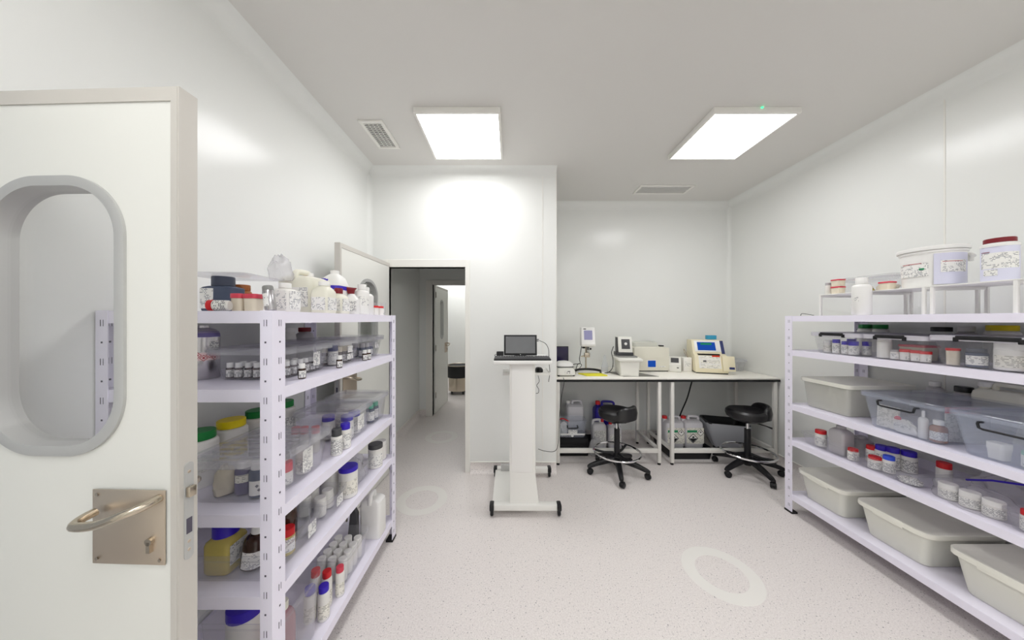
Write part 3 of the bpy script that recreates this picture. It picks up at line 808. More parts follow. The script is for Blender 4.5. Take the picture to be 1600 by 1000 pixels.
# grey mat and water bath
tag(ob('bench_mat', G().prism([(-0.23, 0.16), (0.09, 0.16), (0.235, -0.115), (-0.135, -0.115)], 'xy', 0, 0.003), 'grey_mat', None, loc=(1.335, 3.22, BZ)), 'flat grey mat under the water bath', 'mat')
t = thing('water_bath', 'white circulating water bath with grey control head on a grey mat', 'water bath', (1.285, 3.25, BZ + 0.0035), -0.12)
rings = [rr(a_, b_, 0.015, z) for a_, b_, z in ((0.185, 0.27, 0), (0.205, 0.29, 0.14), (0.21, 0.295, 0.155))]
ob('tank', G().loft(rings), 'device_white', t)
ob('tank_rim', G().loft([rr(0.235, 0.32, 0.02, 0.156), rr(0.255, 0.335, 0.025, 0.164), rr(0.255, 0.335, 0.025, 0.180), rr(0.235, 0.32, 0.02, 0.188)]), 'device_white', t)
ob('tank_cover', G().box(-0.10, 0.10, -0.06, 0.15, 0.1885, 0.200), 'grey_mid', t, 0.002)
ob('head_base', G().box(-0.105, 0.075, 0.0, 0.15, 0.2005, 0.235), 'grey_dark', t, 0.006)
hd = ob('control_head', G().prism([(-0.005, 0.236), (0.13, 0.236), (0.13, 0.405), (0.035, 0.405)], 'yz', -0.085, 0.065), 'device_white', t, 0.006)
ob('side_cover', G().prism([(0.0, 0.24), (0.128, 0.24), (0.128, 0.40), (0.038, 0.40)], 'yz', -0.092, -0.0855), 'grey_dark', t, 0.002)
d = Vector((0, 0.04, 0.169)); n = Vector((0, -d.z, d.y)).normalized()
def onhead(g, x0, x1, v0, v1, o=0.002, base=Vector((0, -0.005, 0.236))):
    a, b = base + d * v0, base + d * v1
    return g.add([(x0, *(a)[1:]), (x1, *(a)[1:]), (x1, *(b)[1:]), (x0, *(b)[1:]), (x0, *(a + n * o)[1:]), (x1, *(a + n * o)[1:]), (x1, *(b + n * o)[1:]), (x0, *(b + n * o)[1:])],
                 [(0, 3, 2, 1), (4, 5, 6, 7), (0, 1, 5, 4), (1, 2, 6, 5), (2, 3, 7, 6), (3, 0, 4, 7)])
cp = ob('control_panel', onhead(G(), -0.05, 0.04, 0.22, 0.85), 'grey_dark', hd, 0.001)
kc = Vector((0, -0.005, 0.236)) + d * 0.55 + n * 0.002
ob('knob', G().lathe([(0.0001, -0.008), (0.013, -0.008), (0.016, 0), (0.0001, 0)], 16, axis='y'), 'white_plastic', hd, loc=(-0.004, kc.y, kc.z))
ob('drain_knob', G().tube([(0.105, 0.0, 0.07), (0.122, 0.0, 0.07)], 0.011, 12), 'black_plastic', t)
cable('bath_cable', 'black cable running down beside the water bath', [(1.18, 3.36, 1.20), (1.155, 3.35, 1.13), (1.165, 3.33, 1.05), (1.15, 3.31, 0.96), (1.10, 3.30, 0.912), (1.06, 3.30, 0.91)], 0.004)
tag(ob('folded_bag', G().loft([[(x_ * s_, y_ * .2, z_) for x_, y_ in ((-.05, -.1), (.03, -.12), (.05, .1), (-.02, .12))] for s_, z_ in ((0.9, 0), (1.0, .05), (.6, .12), (.15, .19))]), 'bluish_plastic', None, 0.008, loc=(1.10, 3.42, BZ)), 'pale blue plastic bag slumped between the viscometer and the water bath', 'bag')
# beige muffle furnace
t = thing('dry_oven', 'beige box oven with a small blue display behind the water bath', 'oven', (1.64, 3.50, BZ))
b_ = ob('case', G().box(-0.205, 0.20, -0.10, 0.20, 0.012, 0.275), 'device_beige', t, 0.006)
ob('base', G().box(-0.19, 0.19, -0.09, 0.19, 0, 0.0118), 'grey_dark', t)
dp = ob('display_frame', G().box(-0.055, 0.045, -0.104, -0.1002, 0.05, 0.135), 'white_plastic', t, 0.001)
ob('display', G().box(-0.05, 0.04, -0.1055, -0.104, 0.055, 0.13), 'screen_blue', dp)
ob('nameplate', G().box(0.085, 0.155, -0.102, -0.1002, 0.055, 0.065), 'label_print', t)
ob('top_cover', G().loft([rr(0.36, 0.24, 0.02, 0.2755, 0.0, 0.05), rr(0.35, 0.23, 0.03, 0.283, 0.0, 0.05)]), 'device_beige', t)
ob('flue', G().loft([rr(0.29, 0.17, 0.03, 0.2835, -0.03, 0.06), rr(0.275, 0.16, 0.03, 0.33, -0.03, 0.06), rr(0.25, 0.14, 0.03, 0.335, -0.03, 0.06)]), 'milky_plastic', t)
ob('latch', G().box(0.135, 0.18, -0.02, 0.03, 0.2835, 0.298), 'black_plastic', t, 0.004)
# printer
t = thing('label_printer', 'small white printer with a dark slot beside the oven', 'printer', (1.935, 3.46, BZ), -0.5)
ob('case', G().prism([(-0.09, 0.0), (0.09, 0), (0.09, 0.16), (0.0, 0.165), (-0.09, 0.085)], 'yz', -0.065, 0.065), 'device_white', t, 0.010, seg=3)
ob('slot', G().add([(-0.04, -0.07, 0.1052), (0.04, -0.07, 0.1052), (0.04, -0.015, 0.1542), (-0.04, -0.015, 0.1542)], [(0, 1, 2, 3)]), 'grey_dark', t)
ob('button', G().box(0.02, 0.04, -0.0925, -0.0902, 0.045, 0.055), 'grey_dark', t)
# paper box and pen
t = thing('card_box', 'small white paper box between the printer and the analyser', 'box', (2.065, 3.46, BZ), -0.1)
ob('carton', G().box(-0.045, 0.045, -0.05, 0.05, 0, 0.16), 'paper', t, 0.002)
ob('print_block', G().box(-0.03, 0.03, -0.0508, -0.0502, 0.06, 0.12), 'label_print', t)
t = thing('tweezers', 'pair of thin steel tweezers standing in the paper box', 'tweezers', (2.065, 3.45, BZ + 0.16))
for s_ in (-1, 1): ob('arm', G().tube([(0.02 + s_ * 0.002, 0, 0), (-0.01 + s_ * 0.012, 0, 0.05), (-0.03 + s_ * 0.001, 0, 0.10)], 0.003, 6), 'steel', t)
# analyser
t = thing('analyser', 'cream coloured analyser with blue screen and papers on its front', 'analyser', (2.31, 3.40, BZ), -0.30)
prof = [(-0.16, 0.012), (0.20, 0.012), (0.20, 0.36), (0.02, 0.365), (-0.06, 0.215), (-0.115, 0.20), (-0.16, 0.06)]
ob('body', G().prism(prof, 'yz', -0.19, 0.13), 'cream_plastic', t, 0.008)
ob('base', G().box(-0.18, 0.125, -0.15, 0.19, 0, 0.0118), 'grey_dark', t)
P, Q = Vector((0, -0.06, 0.215)), Vector((0, 0.02, 0.365)); d = Q - P; n = Vector((0, -d.z, d.y)).normalized()
ob('bezel', onhead(G(), -0.165, 0.095, 0.12, 0.93, 0.004, P), 'white_plastic', t, 0.001)
sc_ = ob('screen', onhead(G(), -0.135, 0.045, 0.22, 0.82, 0.0055, P), 'screen_blue', t)
ob('screen_header', onhead(G(), -0.10, 0.01, 0.62, 0.76, 0.0062, P), 'screen_green', sc_)
ob('painted_shadow_gap', G().box(-0.15, 0.06, -0.1175, -0.06, 0.2052, 0.2145), 'black_matte', t)  # solid black strip stands in for the shade below the screen
ob('side_panel', onhead(G(), 0.096, 0.127, -0.1, 0.95, 0.003, P), 'navy', t)
P2, Q2 = Vector((0, -0.16, 0.06)), Vector((0, -0.115, 0.20)); d = Q2 - P2; n = Vector((0, -d.z, d.y)).normalized()
sp = ob('sample_panel', onhead(G(), -0.15, 0.06, 0.0, 0.96, 0.003, P2), 'white_plastic', t)
for v0, v1 in ((0.02, 0.30), (0.36, 0.66), (0.72, 0.97)): ob('notice', onhead(G(), -0.14, 0.05, v0, v1, 0.005, P2), 'label_faint', sp)
ob('button', onhead(G(), -0.11, -0.08, 0.48, 0.6, 0.008, P2), 'grey_dark', sp)
ob('red_tag', G().box(-0.02, 0.055, -0.125, -0.1185, 0.175, 0.203), 'orange_red', t, 0.001)
dd = ob('door_flap', G().prism([(-0.19, 0.04), (-0.155, 0.04), (-0.115, 0.195), (-0.15, 0.20)], 'yz', 0.07, 0.185), 'cream_plastic', t, 0.005)
ob('flap_badge', G().add([(0.125, -0.1875, 0.062), (0.175, -0.1875, 0.062), (0.175, -0.182, 0.085), (0.125, -0.182, 0.085)], [(0, 1, 2, 3)]), 'navy', dd)
tag(ob('reagent_carton', G().box(-0.05, 0.05, -0.03, 0.03, 0, 0.048), 'cyan_box', None, 0.002, loc=(2.40, 3.52, BZ + 0.3665), rot=(0, 0, -0.3)), 'small cyan and white carton on top of the analyser', 'carton')
# clear bin on the bench end
def bag_blob(w, d, h, seed, n=20, amp=0.16, flat=0.25):
    rnd = random.Random(seed); ph = [(rnd.uniform(1, 5), rnd.uniform(1, 6), rnd.uniform(0, 6.28), rnd.uniform(0.4, 1)) for _ in range(7)]
    rings = []
    for j in range(1, n):
        th = pi * j / n - pi / 2
        ring = []
        for i in range(n * 2):
            a = 2 * pi * i / (n * 2); k = 1.0
            for p, q, s0, am in ph: k += amp * am * sin(p * round(p) / p * a * 1.0 + q * th * 1.7 + s0) * 0.5 * cos(round(q) * a + s0 * 2)
            x, y, z = cos(th) * cos(a) * k, cos(th) * sin(a) * k, sin(th) * k
            zz = max(z, -flat * 1.6)
            ring.append((x * w / 2, y * d / 2, (zz + flat * 1.6) * h / (1 + flat * 1.6)))
        rings.append(ring)
    return G().loft(rings)

# ------------------------------------------------------------------ containers
def bottle(name, label, cat, x, y, z, r, h, body, cap, ch=0.22, nr=0.6, sh=0.14, lab=None, group=None, rot=None, sq=None, rz=0.0, span=1.15, fill=None, face=None, n=24):
    """bottle or jar: r radius, h height with cap, ch cap share, nr cap radius share; sq=(w, d) for a square body; lab=(z0, z1, material)"""
    t = thing(name, label, cat, (x, y, z + 0.0006), rz, group, rot=rot)
    hb = h * (1 - ch); cr = nr * r; nk = cr * 0.88
    zs = hb * (1 - sh)
    if sq:
        w_, d_ = sq; k = 0.18 * min(w_, d_)
        rings = [rr(w_ * .92, d_ * .92, k, 0), rr(w_, d_, k, 0.05 * h), rr(w_, d_, k, zs), rr(w_ * .94, d_ * .94, k, zs + (hb - zs) * .35),
                 rr(max(2 * nk, w_ * .7), max(2 * nk, d_ * .7), min(k * 1.5, nk), zs + (hb - zs) * .75), rr(2 * nk, 2 * nk, nk * .98, hb - .004), rr(2 * nk, 2 * nk, nk * .98, hb + h * ch * .5)]
        ob('body', G().loft(rings), body, t)
    else:
        prof = [(0.0001, 0), (r * .90, 0), (r, .03 * h), (r, zs)]
        for i in range(1, 5):
            q = pi / 2 * i / 4
            prof.append((nk + (r - nk) * cos(q), zs + (hb - zs) * .82 * sin(q)))
        prof += [(nk, hb), (nk, hb + h * ch * .5), (0.0001, hb + h * ch * .5)]
        ob('body', G().lathe(prof, n), body, t)
    c0 = hb - 0.001; c1 = h; e = min(.0025, (c1 - c0) * .25)
    cp = ob('cap', G().lathe([(nk * .9, c0), (cr, c0), (cr, c0 + e), (cr * 1.0, c1 - e), (cr * .95, c1), (0.0001, c1)], n), cap, t)
    if lab:
        z0, z1, lm = lab
        fa = face if face is not None else atan2(-y, -x) - rz
        if sq:
            w_, d_ = sq; o = .0008
            g = G()
            g.box(-w_ * .40, w_ * .40, -d_ / 2 - o, -d_ / 2 - .0001, z0 * h, z1 * h)
            sx_ = 1 if x < 0 else -1
            g.box(min(sx_ * (w_ / 2 + .0001), sx_ * (w_ / 2 + o)), max(sx_ * (w_ / 2 + .0001), sx_ * (w_ / 2 + o)), -d_ * .40, d_ * .40, z0 * h, z1 * h)
            ob('label', g, lm, t, smooth=False)
        else:
            ob('label', G().arc(r + .0007, z0 * h, z1 * h, fa - span, fa + span), lm, t)
    return t

def tub(name, label, x0, x1, y0, y1, z, h, m, lid=None, taper=0.018, r=0.022, rim=0.010, latch=None, card=None, group=None, cat='bin', ribs=False, lidh=0.012, bar=False):
    """tapered open box; the ranges are the body at the top edge; lid = material; latch = sides (+1/-1) with black handles"""
    cx, cy = (x0 + x1) / 2, (y0 + y1) / 2; w_, d_ = x1 - x0, y1 - y0
    t = thing(name, label, cat, (cx, cy, z + .0006), 0, group)
    b = 2 * taper; th = .0025
    rings = [rr(w_ - b - .01, d_ - b - .01, r, 0), rr(w_ - b, d_ - b, r, .006), rr(w_, d_, r, h - .020), rr(w_ + 2 * rim, d_ + 2 * rim, r + rim, h - .018), rr(w_ + 2 * rim, d_ + 2 * rim, r + rim, h - .001),
             rr(w_ + rim, d_ + rim, r + rim / 2, h), rr(w_ - 2 * th, d_ - 2 * th, r, h - .004), rr(w_ - b - 2 * th, d_ - b - 2 * th, r, .010), rr(w_ - b - .016, d_ - b - .016, r, .005)]
    ob('tub', G().loft(rings), m, t)
    if lid:
        k = rim + .004
        lr = [rr(w_ - .04, d_ - .04, r, h + lidh - .007), rr(w_ - .01, d_ - .01, r, h + .0008), rr(w_ + 2 * k - .002, d_ + 2 * k - .002, r + k, h + .0008), rr(w_ + 2 * k, d_ + 2 * k, r + k, h - .014), rr(w_ + 2 * k + .006, d_ + 2 * k + .006, r + k + .003, h - .014),
              rr(w_ + 2 * k + .006, d_ + 2 * k + .006, r + k + .003, h + lidh - .003), rr(w_ + 2 * k, d_ + 2 * k, r + k, h + lidh), rr(w_ - .012, d_ - .012, r, h + lidh), rr(w_ - .03, d_ - .03, r, h + lidh - .005)]
        L = ob('lid', G().loft(lr), lid, t)
        if ribs:
            for i in range(7):
                yy = -d_ / 2 + d_ * (i + .8) / 8.6
                ob('lid_rib', G().box(-w_ / 2 + .03, w_ / 2 - .03, yy - .003, yy + .003, h + lidh - .004, h + lidh + .001), lid, L)
    if latch:
        for s_ in latch:
            xx = s_ * (w_ / 2 + rim + .006)
            if bar:
                g = G().box(min(xx, xx + s_ * .008), max(xx, xx + s_ * .008), -d_ * .25, d_ * .25, h - .008, h + .012)
                for q in (-1, 1): g.box(min(xx - s_ * .004, xx + s_ * .008), max(xx - s_ * .004, xx + s_ * .008), q * d_ * .25 - .008, q * d_ * .25 + .008, h - .018, h + .004)
                ob('latch', g, 'black_plastic', t, .003)
            else:
                a_, z_ = d_ * .24, h - .055
                P_ = [(s_ * (w_ / 2 - taper * .4), -a_, z_ + .028), (xx - s_ * .004, -a_, z_ + .028), (xx, -a_, z_ + .022), (xx, -a_ + .004, z_ + .004), (xx, -a_ + .016, z_), (xx, a_ - .016, z_), (xx, a_ - .004, z_ + .004), (xx, a_, z_ + .022), (xx - s_ * .004, a_, z_ + .028), (s_ * (w_ / 2 - taper * .4), a_, z_ + .028)]
                ob('handle', G().tube(P_, .0052, 8), 'black_plastic', t)
    if card:
        for (s_, yy, zz, cw, chh) in card:
            lean = taper * 2 / h
            zc = zz; xx = s_ * (w_ / 2 - taper * (1 - zc / h) + .002)
            ob('label', G().box(xx - .0006, xx + .0006, yy - cw / 2, yy + cw / 2, zz - chh / 2, zz + chh / 2), 'label_print', t, smooth=False, rot=None)
    return t

def jerrycan(name, label, x, y, z, w_, d_, h, body, cap, rz=0, group=None, capx=-0.6, lab=None, handle=True, capring=None):
    t = thing(name, label, 'jerrycan', (x, y, z + .0006), rz, group)
    k = .03 if w_ > .12 else .02
    rings = [rr(w_ * .93, d_ * .93, k, 0), rr(w_, d_, k, .015), rr(w_, d_, k, h * .74), rr(w_ * .95, d_ * .95, k, h * .82), rr(w_ * .80, d_ * .70, k, h * .875), rr(w_ * .62, d_ * .4, k * .7, h * .885)]
    ob('body', G().loft(rings), body, t)
    cxp = capx * w_ * .5; cr = min(.028, w_ * .13)
    ob('neck', G().lathe([(.0001, h * .80), (cr * .85, h * .80), (cr * .85, h * .93), (.0001, h * .93)], 16, c=(cxp, 0, 0)), body, t)
    cp = ob('cap', G().lathe([(.0001, h * .915), (cr, h * .915), (cr, h * .985), (cr * .9, h), (.0001, h)], 18, c=(cxp, 0, 0)), cap, t)
    if capring: ob('tamper_ring', G().lathe([(.0001, h * .89), (cr * 1.05, h * .89), (cr * 1.05, h * .912), (.0001, h * .912)], 18, c=(cxp, 0, 0)), capring, cp)
    if handle:
        s_ = -1 if capx > 0 else 1
        x0_, x1_ = s_ * -w_ * .12, s_ * w_ * .42
        ob('handle', G().tube(spline([(x0_, 0, h * .84), (x0_, 0, h * .95), (x0_ + s_ * w_ * .08, 0, h * .985), (x1_ - s_ * w_ * .08, 0, h * .97), (x1_, 0, h * .90), (x1_, 0, h * .78)], 5), min(.014, d_ * .13), 10), body, t)
    if lab:
        for (face, u0, u1, z0, z1, lm) in lab:
            o = .0009
            if face == 'f': g = G().box(u0 * w_, u1 * w_, -d_ / 2 - o, -d_ / 2 - .0001, z0 * h, z1 * h)
            else:
                s_ = 1 if face == 'r' else -1
                g = G().box(min(s_ * (w_ / 2 + .0001), s_ * (w_ / 2 + o)), max(s_ * (w_ / 2 + .0001), s_ * (w_ / 2 + o)), u0 * d_, u1 * d_, z0 * h, z1 * h)
            ob('label', g, lm, t, smooth=False)
    return t

def diamond(parent, x, y, z, s, fill='paper', edge='hazard_red', half=None):
    """hazard diamond on a face looking along -y"""
    def dm(k, y0, y1): return G().prism([(x - k, z), (x, z - k), (x + k, z), (x, z + k)], 'xz', y0, y1)
    d0 = ob('hazard_diamond', dm(s, y - .0006, y), edge, parent, smooth=False)
    ob('diamond_field', dm(s * .84, y - .0010, y - .0006), fill, d0, smooth=False)
    if half: ob('diamond_half', G().prism([(x - s * .8, z), (x, z - s * .8), (x + s * .8, z)], 'xz', y - .0014, y - .001), half, d0, smooth=False)
    ob('diamond_pictogram', G().prism([(x - s * .25, z + s * .08), (x + s * .15, z + s * .05), (x + s * .3, z + s * .3), (x - s * .05, z + s * .45)], 'xz', y - .0014, y - .001), 'ink_black', d0, smooth=False)

S1, S2, S3, S4, S5 = [q + .0005 for q in ZS]

# ================================================================== bench end and under the benches
bx0 = tub('storage_box', 'clear lidded plastic box of packets at the right end of the bench', 2.50, 2.73, 3.40, 3.66, BZ, 0.13, 'clear_plastic', 'clear_lid', taper=.012)
for i, (x, y) in enumerate(((2.56, 3.48), (2.615, 3.52), (2.665, 3.47))):
    tag(ob('sachet', bag_blob(.05, .05, .075, 40 + i, 10), 'bag_film', None, loc=(x, y, BZ + .0065)), 'crumpled clear sachet, %s of three, in the box at the right bench end' % ('left', 'middle', 'right')[i], 'sachet', 'sachets in the bench-end box')
# left bench, below
t = thing('equipment_case', 'flat black equipment case on the floor under the left bench', 'case', (0.692, 3.44, 0))
ob('shell', G().box(-0.17, 0.17, -0.20, 0.22, 0.0, 0.195), 'black_matte', t, 0.012)
ob('lid_seam', G().box(-0.172, 0.172, -0.202, 0.222, 0.12, 0.126), 'black_plastic', t)
t = thing('spill_tray', 'low black spill tray on the floor under the left bench, holding jerrycans', 'tray', (1.09, 3.49, 0))
ob('tray', G().loft([rr(.36, .40, .02, 0), rr(.40, .44, .02, .06), rr(.39, .43, .02, .06), rr(.36, .40, .02, .02)]), 'black_plastic', t)
ct = tub('carry_tote', 'grey translucent tote with black handle on the black case under the left bench', 0.53, 0.845, 3.25, 3.42, .195, 0.19, 'bluish_plastic', None, taper=.012)
ob('handle', G().tube(spline([(-.055, -.075, .135), (-.055, -.099, .135), (-.05, -.104, .118), (.05, -.104, .118), (.055, -.099, .135), (.055, -.075, .135)], 4), .006, 8), 'black_plastic', ct)
ob('label', G().box(-.045, .055, -.0895, -.0875, .05, .09), 'label_print', ct)
ob('band', G().box(-.13, .14, -.0835, -.082, .032, .05), 'white_plastic', ct)
ob('clasp', G().lathe([(.0001, 0), (.014, 0), (.012, .006), (.0001, .006)], 12, axis='y'), 'white_plastic', ct, loc=(0, -.086, .025))
tag(ob('paper_roll', bag_blob(.10, .09, .14, 5, 14, .2), 'white_matte', None, loc=(0.60, 3.33, .202)), 'crumpled white wipes piled in the grey tote', 'wipes')
cable('red_strap', 'red strap lying over the wipes in the grey tote', [(0.555, 3.33, .375), (0.585, 3.31, .392), (0.62, 3.30, .385), (0.66, 3.30, .36)], .007, 'cap_red', 8, 'strap')
jerrycan('jerrycan', 'white jerrycan with moulded handle behind the grey tote', 0.775, 3.56, .195, .20, .17, .335, 'jug_white', 'white_plastic', group='jerrycans under the benches', capx=-.75)
jerrycan('jerrycan', 'dark blue jerrycan with a red cap under the left bench', 1.155, 3.60, .022, .27, .15, .49, 'jug_blue', 'cap_red', group='jerrycans under the benches', capx=-.62)
jerrycan('jerrycan', 'white jerrycan with red cap lowest in front of the blue jerrycan', 1.20, 3.41, .022, .155, .13, .30, 'jug_white', 'cap_red', group='jerrycans under the benches', capx=-.5, lab=[('f', -.4, .4, .2, .6, 'label_print')])
jerrycan('jerrycan', 'white jerrycan with printed label left of the stool column', 1.015, 3.38, .022, .155, .13, .34, 'jug_white', 'cap_red', group='jerrycans under the benches', capx=.5, lab=[('f', -.42, .42, .2, .68, 'label_dense')])
tag(ob('waste_bag', bag_blob(.16, .075, .20, 11, 18, .12), 'bag_film', None, loc=(0.955, 3.262, 0.0)), 'clear plastic bag of waste sagging in front of the white jerrycans', 'bag')
# right bench, below
t = thing('spill_tray', 'long black spill tray under the right bench, holding two hazard-labelled jerrycans', 'tray', (1.95, 3.36, 0))
ob('tray', G().loft([rr(.42, .38, .02, 0), rr(.46, .42, .02, .12), rr(.45, .41, .02, .12), rr(.42, .38, .02, .075)]), 'black_plastic', t)
ob('label', G().box(-.12, -.02, -.2105, -.2075, .09, .112), 'label_print', t)
def haz_can(label, x):
    j = jerrycan('jerrycan', label, x, 3.34, .08, .205, .165, .335, 'jug_white', 'cap_red', group='jerrycans under the benches', capx=-.78)
    y = -.0825
    l = ob('label', G().box(-.09, .10, y - .0009, y - .0001, .05, .225), 'label_faint', j, smooth=False)
    ob('green_band', G().box(-.085, .025, y - .0016, y - .0009, .175, .20), 'label_green', l, smooth=False)
    diamond(l, -.02, y - .0009, .11, .055, half='ink_black', edge='ink_black')
    diamond(l, .062, y - .0009, .17, .038, edge='ink_black')
    return j
haz_can('white jerrycan with red cap between the legs of the two benches', 1.832)
haz_can('white jerrycan with green-banded hazard label beside the waste bin', 2.045)
t = thing('waste_bin', 'black waste bin with a clear liner folded over its rim under the right bench', 'bin', (2.44, 3.36, 0.0), -0.30)
ob('bin', G().loft([rr(.17, .14, .04, 0), rr(.39, .30, .05, .34), rr(.375, .285, .05, .34), rr(.16, .13, .04, .02)]), 'black_plastic', t)
rg = []
for k, (a_, z_) in enumerate(((1.0, .345), (1.06, .35), (1.06, .315), (1.0, .25), (0.84, .16), (.66, .08))):
    rg.append([(p[0] * (1 + .02 * sin(9 * i + k)), p[1] * (1 + .02 * cos(7 * i + k)), z_ + (.006 * sin(5 * i) if k > 0 else 0)) for i, p in enumerate(rr(.40 * a_, .30 * a_, .05, z_, seg=7))])
ob('liner', G().loft(rg, False, False), 'liner_film', t)
rg = [[(p[0] * (1 + .015 * sin(8 * i + k)), p[1] * (1 + .015 * cos(6 * i + k)), z_) for i, p in enumerate(rr(.40 * a_, .30 * a_, .05, z_, seg=7))] for k, (a_, z_) in enumerate(((1.03, .338), (1.055, .354), (.95, .356), (.90, .31), (.80, .22)))]
ob('inner_bag', G().loft(rg, False, True), 'black_plastic', t)
cable('power_cable', 'black power cable hanging from the right bench to the floor', [(2.185, 3.50, .86), (2.175, 3.54, .72), (2.14, 3.56, .55), (2.11, 3.62, .38), (2.09, 3.68, .2), (2.09, 3.69, .05)], .008)
cable('loop_cable', 'thin brown cable loop hanging below the right bench top', [(1.90, 3.40, .862), (1.915, 3.40, .83), (1.965, 3.40, .808), (2.015, 3.40, .825), (2.03, 3.40, .862)], .003, 'brown_amber_thing')
# far room bin
t = thing('steel_bin', 'steel drum on castors with a black liner, seen through the corridor', 'bin', (-1.06, 6.05, 0))
ob('drum', G().lathe([(.0001, .07), (.20, .07), (.20, .42), (.0001, .42)], 28), 'steel', t)
ob('liner', G().lathe([(.18, .33), (.225, .34), (.235, .40), (.225, .56), (.205, .575), (.19, .56), (.0001, .54)], 28), 'black_plastic', t)
ob('rim', G().tube([(.222 * cos(2 * pi * i / 28), .222 * sin(2 * pi * i / 28), .578) for i in range(28)], .008, 8, True), 'steel', t)
for i in range(4):
    a = pi / 4 + i * pi / 2
    ob('caster', G().lathe([(.0001, -.014), (.035, -.014), (.035, .014), (.0001, .014)], 14, axis='x'), 'black_plastic', t, loc=(.16 * cos(a), .16 * sin(a), .035))

# ================================================================== LEFT RACK, top
def can_rot(rx=0, ry=0, rz=0): return (rx, ry, rz)
bl = bottle('reagent_bottle', 'square slate-blue bottle with white label at the near end of the left rack top', 'bottle', -1.105, 1.135, S1, .055, .135, 'body_slate', 'cap_slate', .26, .62, .1, sq=(.115, .07))
ob('label', G().box(-.054, -.004, -.0362, -.0352, .012, .088), 'label_print', bl, smooth=False)
tag(ob('clear_cover', G().loft([rr(.24, .22, .02, .138), rr(.25, .23, .02, .141), rr(.24, .22, .02, .143)]), 'clear_lid', None, loc=(-1.09, 1.16, S1 - .001), rot=(0, 0, .1)), 'clear plastic lid lying on top of the slate-blue bottle', 'lid')
bottle('amber_jar', 'round amber jar beside the slate-blue bottle on the left rack top', 'jar', -1.095, 1.205, S1, .030, .112, 'brown_amber_thing', 'brown_amber_thing', .2, .85)
t = thing('fallen_jar', 'white jar with a red cap lying on its side on the left rack top', 'jar', (-.992, 1.012, S1 + .0195), rot=(pi / 2, 0, radians(-72)))
ob('body', G().lathe([(.0001, -.024), (.016, -.024), (.0175, -.021), (.0175, .02), (.015, .022), (.0001, .022)], 20), 'body_white', t)
ob('cap', G().lathe([(.0001, .022), (.0185, .022), (.0185, .034), (.017, .036), (.0001, .036)], 20), 'cap_red', t)
ob('label', G().arc(.0181, -.018, .017, -1.5, 2.6), 'label_dense', t)
def lidded_pot(label, x, y, z, w_, d_, h, body, lid, group=None, lh=.28, lab=None, rz=0, name='sample_pot'):
    t = thing(name, label, 'pot', (x, y, z + .0006), rz, group)
    ob('body', G().loft([rr(w_ * .86, d_ * .86, .012, 0), rr(w_ * .94, d_ * .94, .012, h * (1 - lh)), rr(w_ * .9, d_ * .9, .012, h * (1 - lh) + .001)]), body, t)
    ob('lid', G().loft([rr(w_, d_, .013, h * (1 - lh) + .0012), rr(w_, d_, .013, h - .002), rr(w_ * .95, d_ * .95, .012, h)]), lid, t)
    if lab:
        ob('label', G().box(-w_ * .3, w_ * .3, -d_ * .47, -d_ * .462, h * .12, h * .55), lab, t, smooth=False)
    return t
lidded_pot('cream pot with a red lid beside the fallen jar on the left rack top', -0.972, 1.062, S1, .043, .05, .063, 'body_cream', 'lid_pinkred', 'red-lidded pots on the left rack top')
lidded_pot('cream pot with a red lid beside the silver spray can', -0.924, 1.062, S1, .05, .05, .062, 'body_cream', 'lid_pinkred', 'red-lidded pots on the left rack top')
t = thing('spray_can', 'silver aerosol can with grey cap leaning at the front corner of the left rack top', 'spray can', (-0.853, 1.05, S1 + .002), rot=(radians(-4), radians(-11), 0))
ob('body', G().lathe([(.0001, 0), (.0165, 0), (.0175, .003), (.0175, .068), (.016, .074), (.0001, .074)], 22), 'aluminium_can', t)
ob('cap', G().lathe([(.0001, .074), (.0165, .074), (.0165, .086), (.0145, .091), (.0001, .091)], 22), 'grey_mid', t)
ob('label', G().arc(.0179, .016, .062, radians(230) - 1.2, radians(230) + 1.2), 'label_print', t)
tag(ob('plastic_bag', bag_blob(.085, .09, .115, 3, 18, .22), 'bag_film', None, loc=(-1.06, 1.36, S1 + .152)), 'crumpled clear bag lying on the jerrycan at the left rack top', 'bag')
bottle('solvent_bottle', 'white square bottle with a printed label behind the spray can', 'bottle', -0.955, 1.25, S1, .045, .125, 'body_white', 'cap_white', .16, .5, .2, (.12, .72, 'label_print'), sq=(.085, .08))
jerrycan('jerrycan', 'large pale translucent jerrycan with a red-ringed white cap on the left rack top', -1.02, 1.47, S1, .17, .17, .205, 'pale_liquid', 'cap_white', radians(90), capx=.25, lab=[('f', -.35, .2, .15, .6, 'label_faint'), ('l', -.4, .4, .15, .6, 'label_print')], capring='cap_red', handle=True)
jj = bottle('wash_bottle', 'pale bottle with white shoulder and blue bands on the left rack top', 'bottle', -0.885, 1.40, S1, .05, .15, 'pale_liquid', 'cap_white', .12, .45, .3, (.1, .5, 'label_print'), sq=(.08, .085))
t = thing('detergent_bottle', 'white bottle with a blue cross and blue band behind the pale bottles', 'bottle', (-0.985, 1.655, S1 + .0006))
ob('body', G().loft([rr(.10, .115, .03, 0), rr(.12, .135, .03, .01), rr(.12, .135, .03, .125), rr(.113, .125, .03, .165), rr(.09, .095, .03, .205), rr(.05, .05, .024, .225)]), 'white_plastic', t)
ob('blue_band', G().loft([rr(.1205, .1352, .03, .135), rr(.1165, .1295, .03, .157)], False, False), 'cap_blue', t)
ob('blue_emblem', G().add([(-.045, -.0645, .167), (-.005, -.0645, .167), (-.005, -.0505, .196), (-.045, -.0505, .196)], [(0, 1, 2, 3)]), 'cap_blue', t)
ob('cap', G().lathe([(.0001, .225), (.022, .225), (.022, .245), (.0001, .247)], 18), 'cap_white', t)
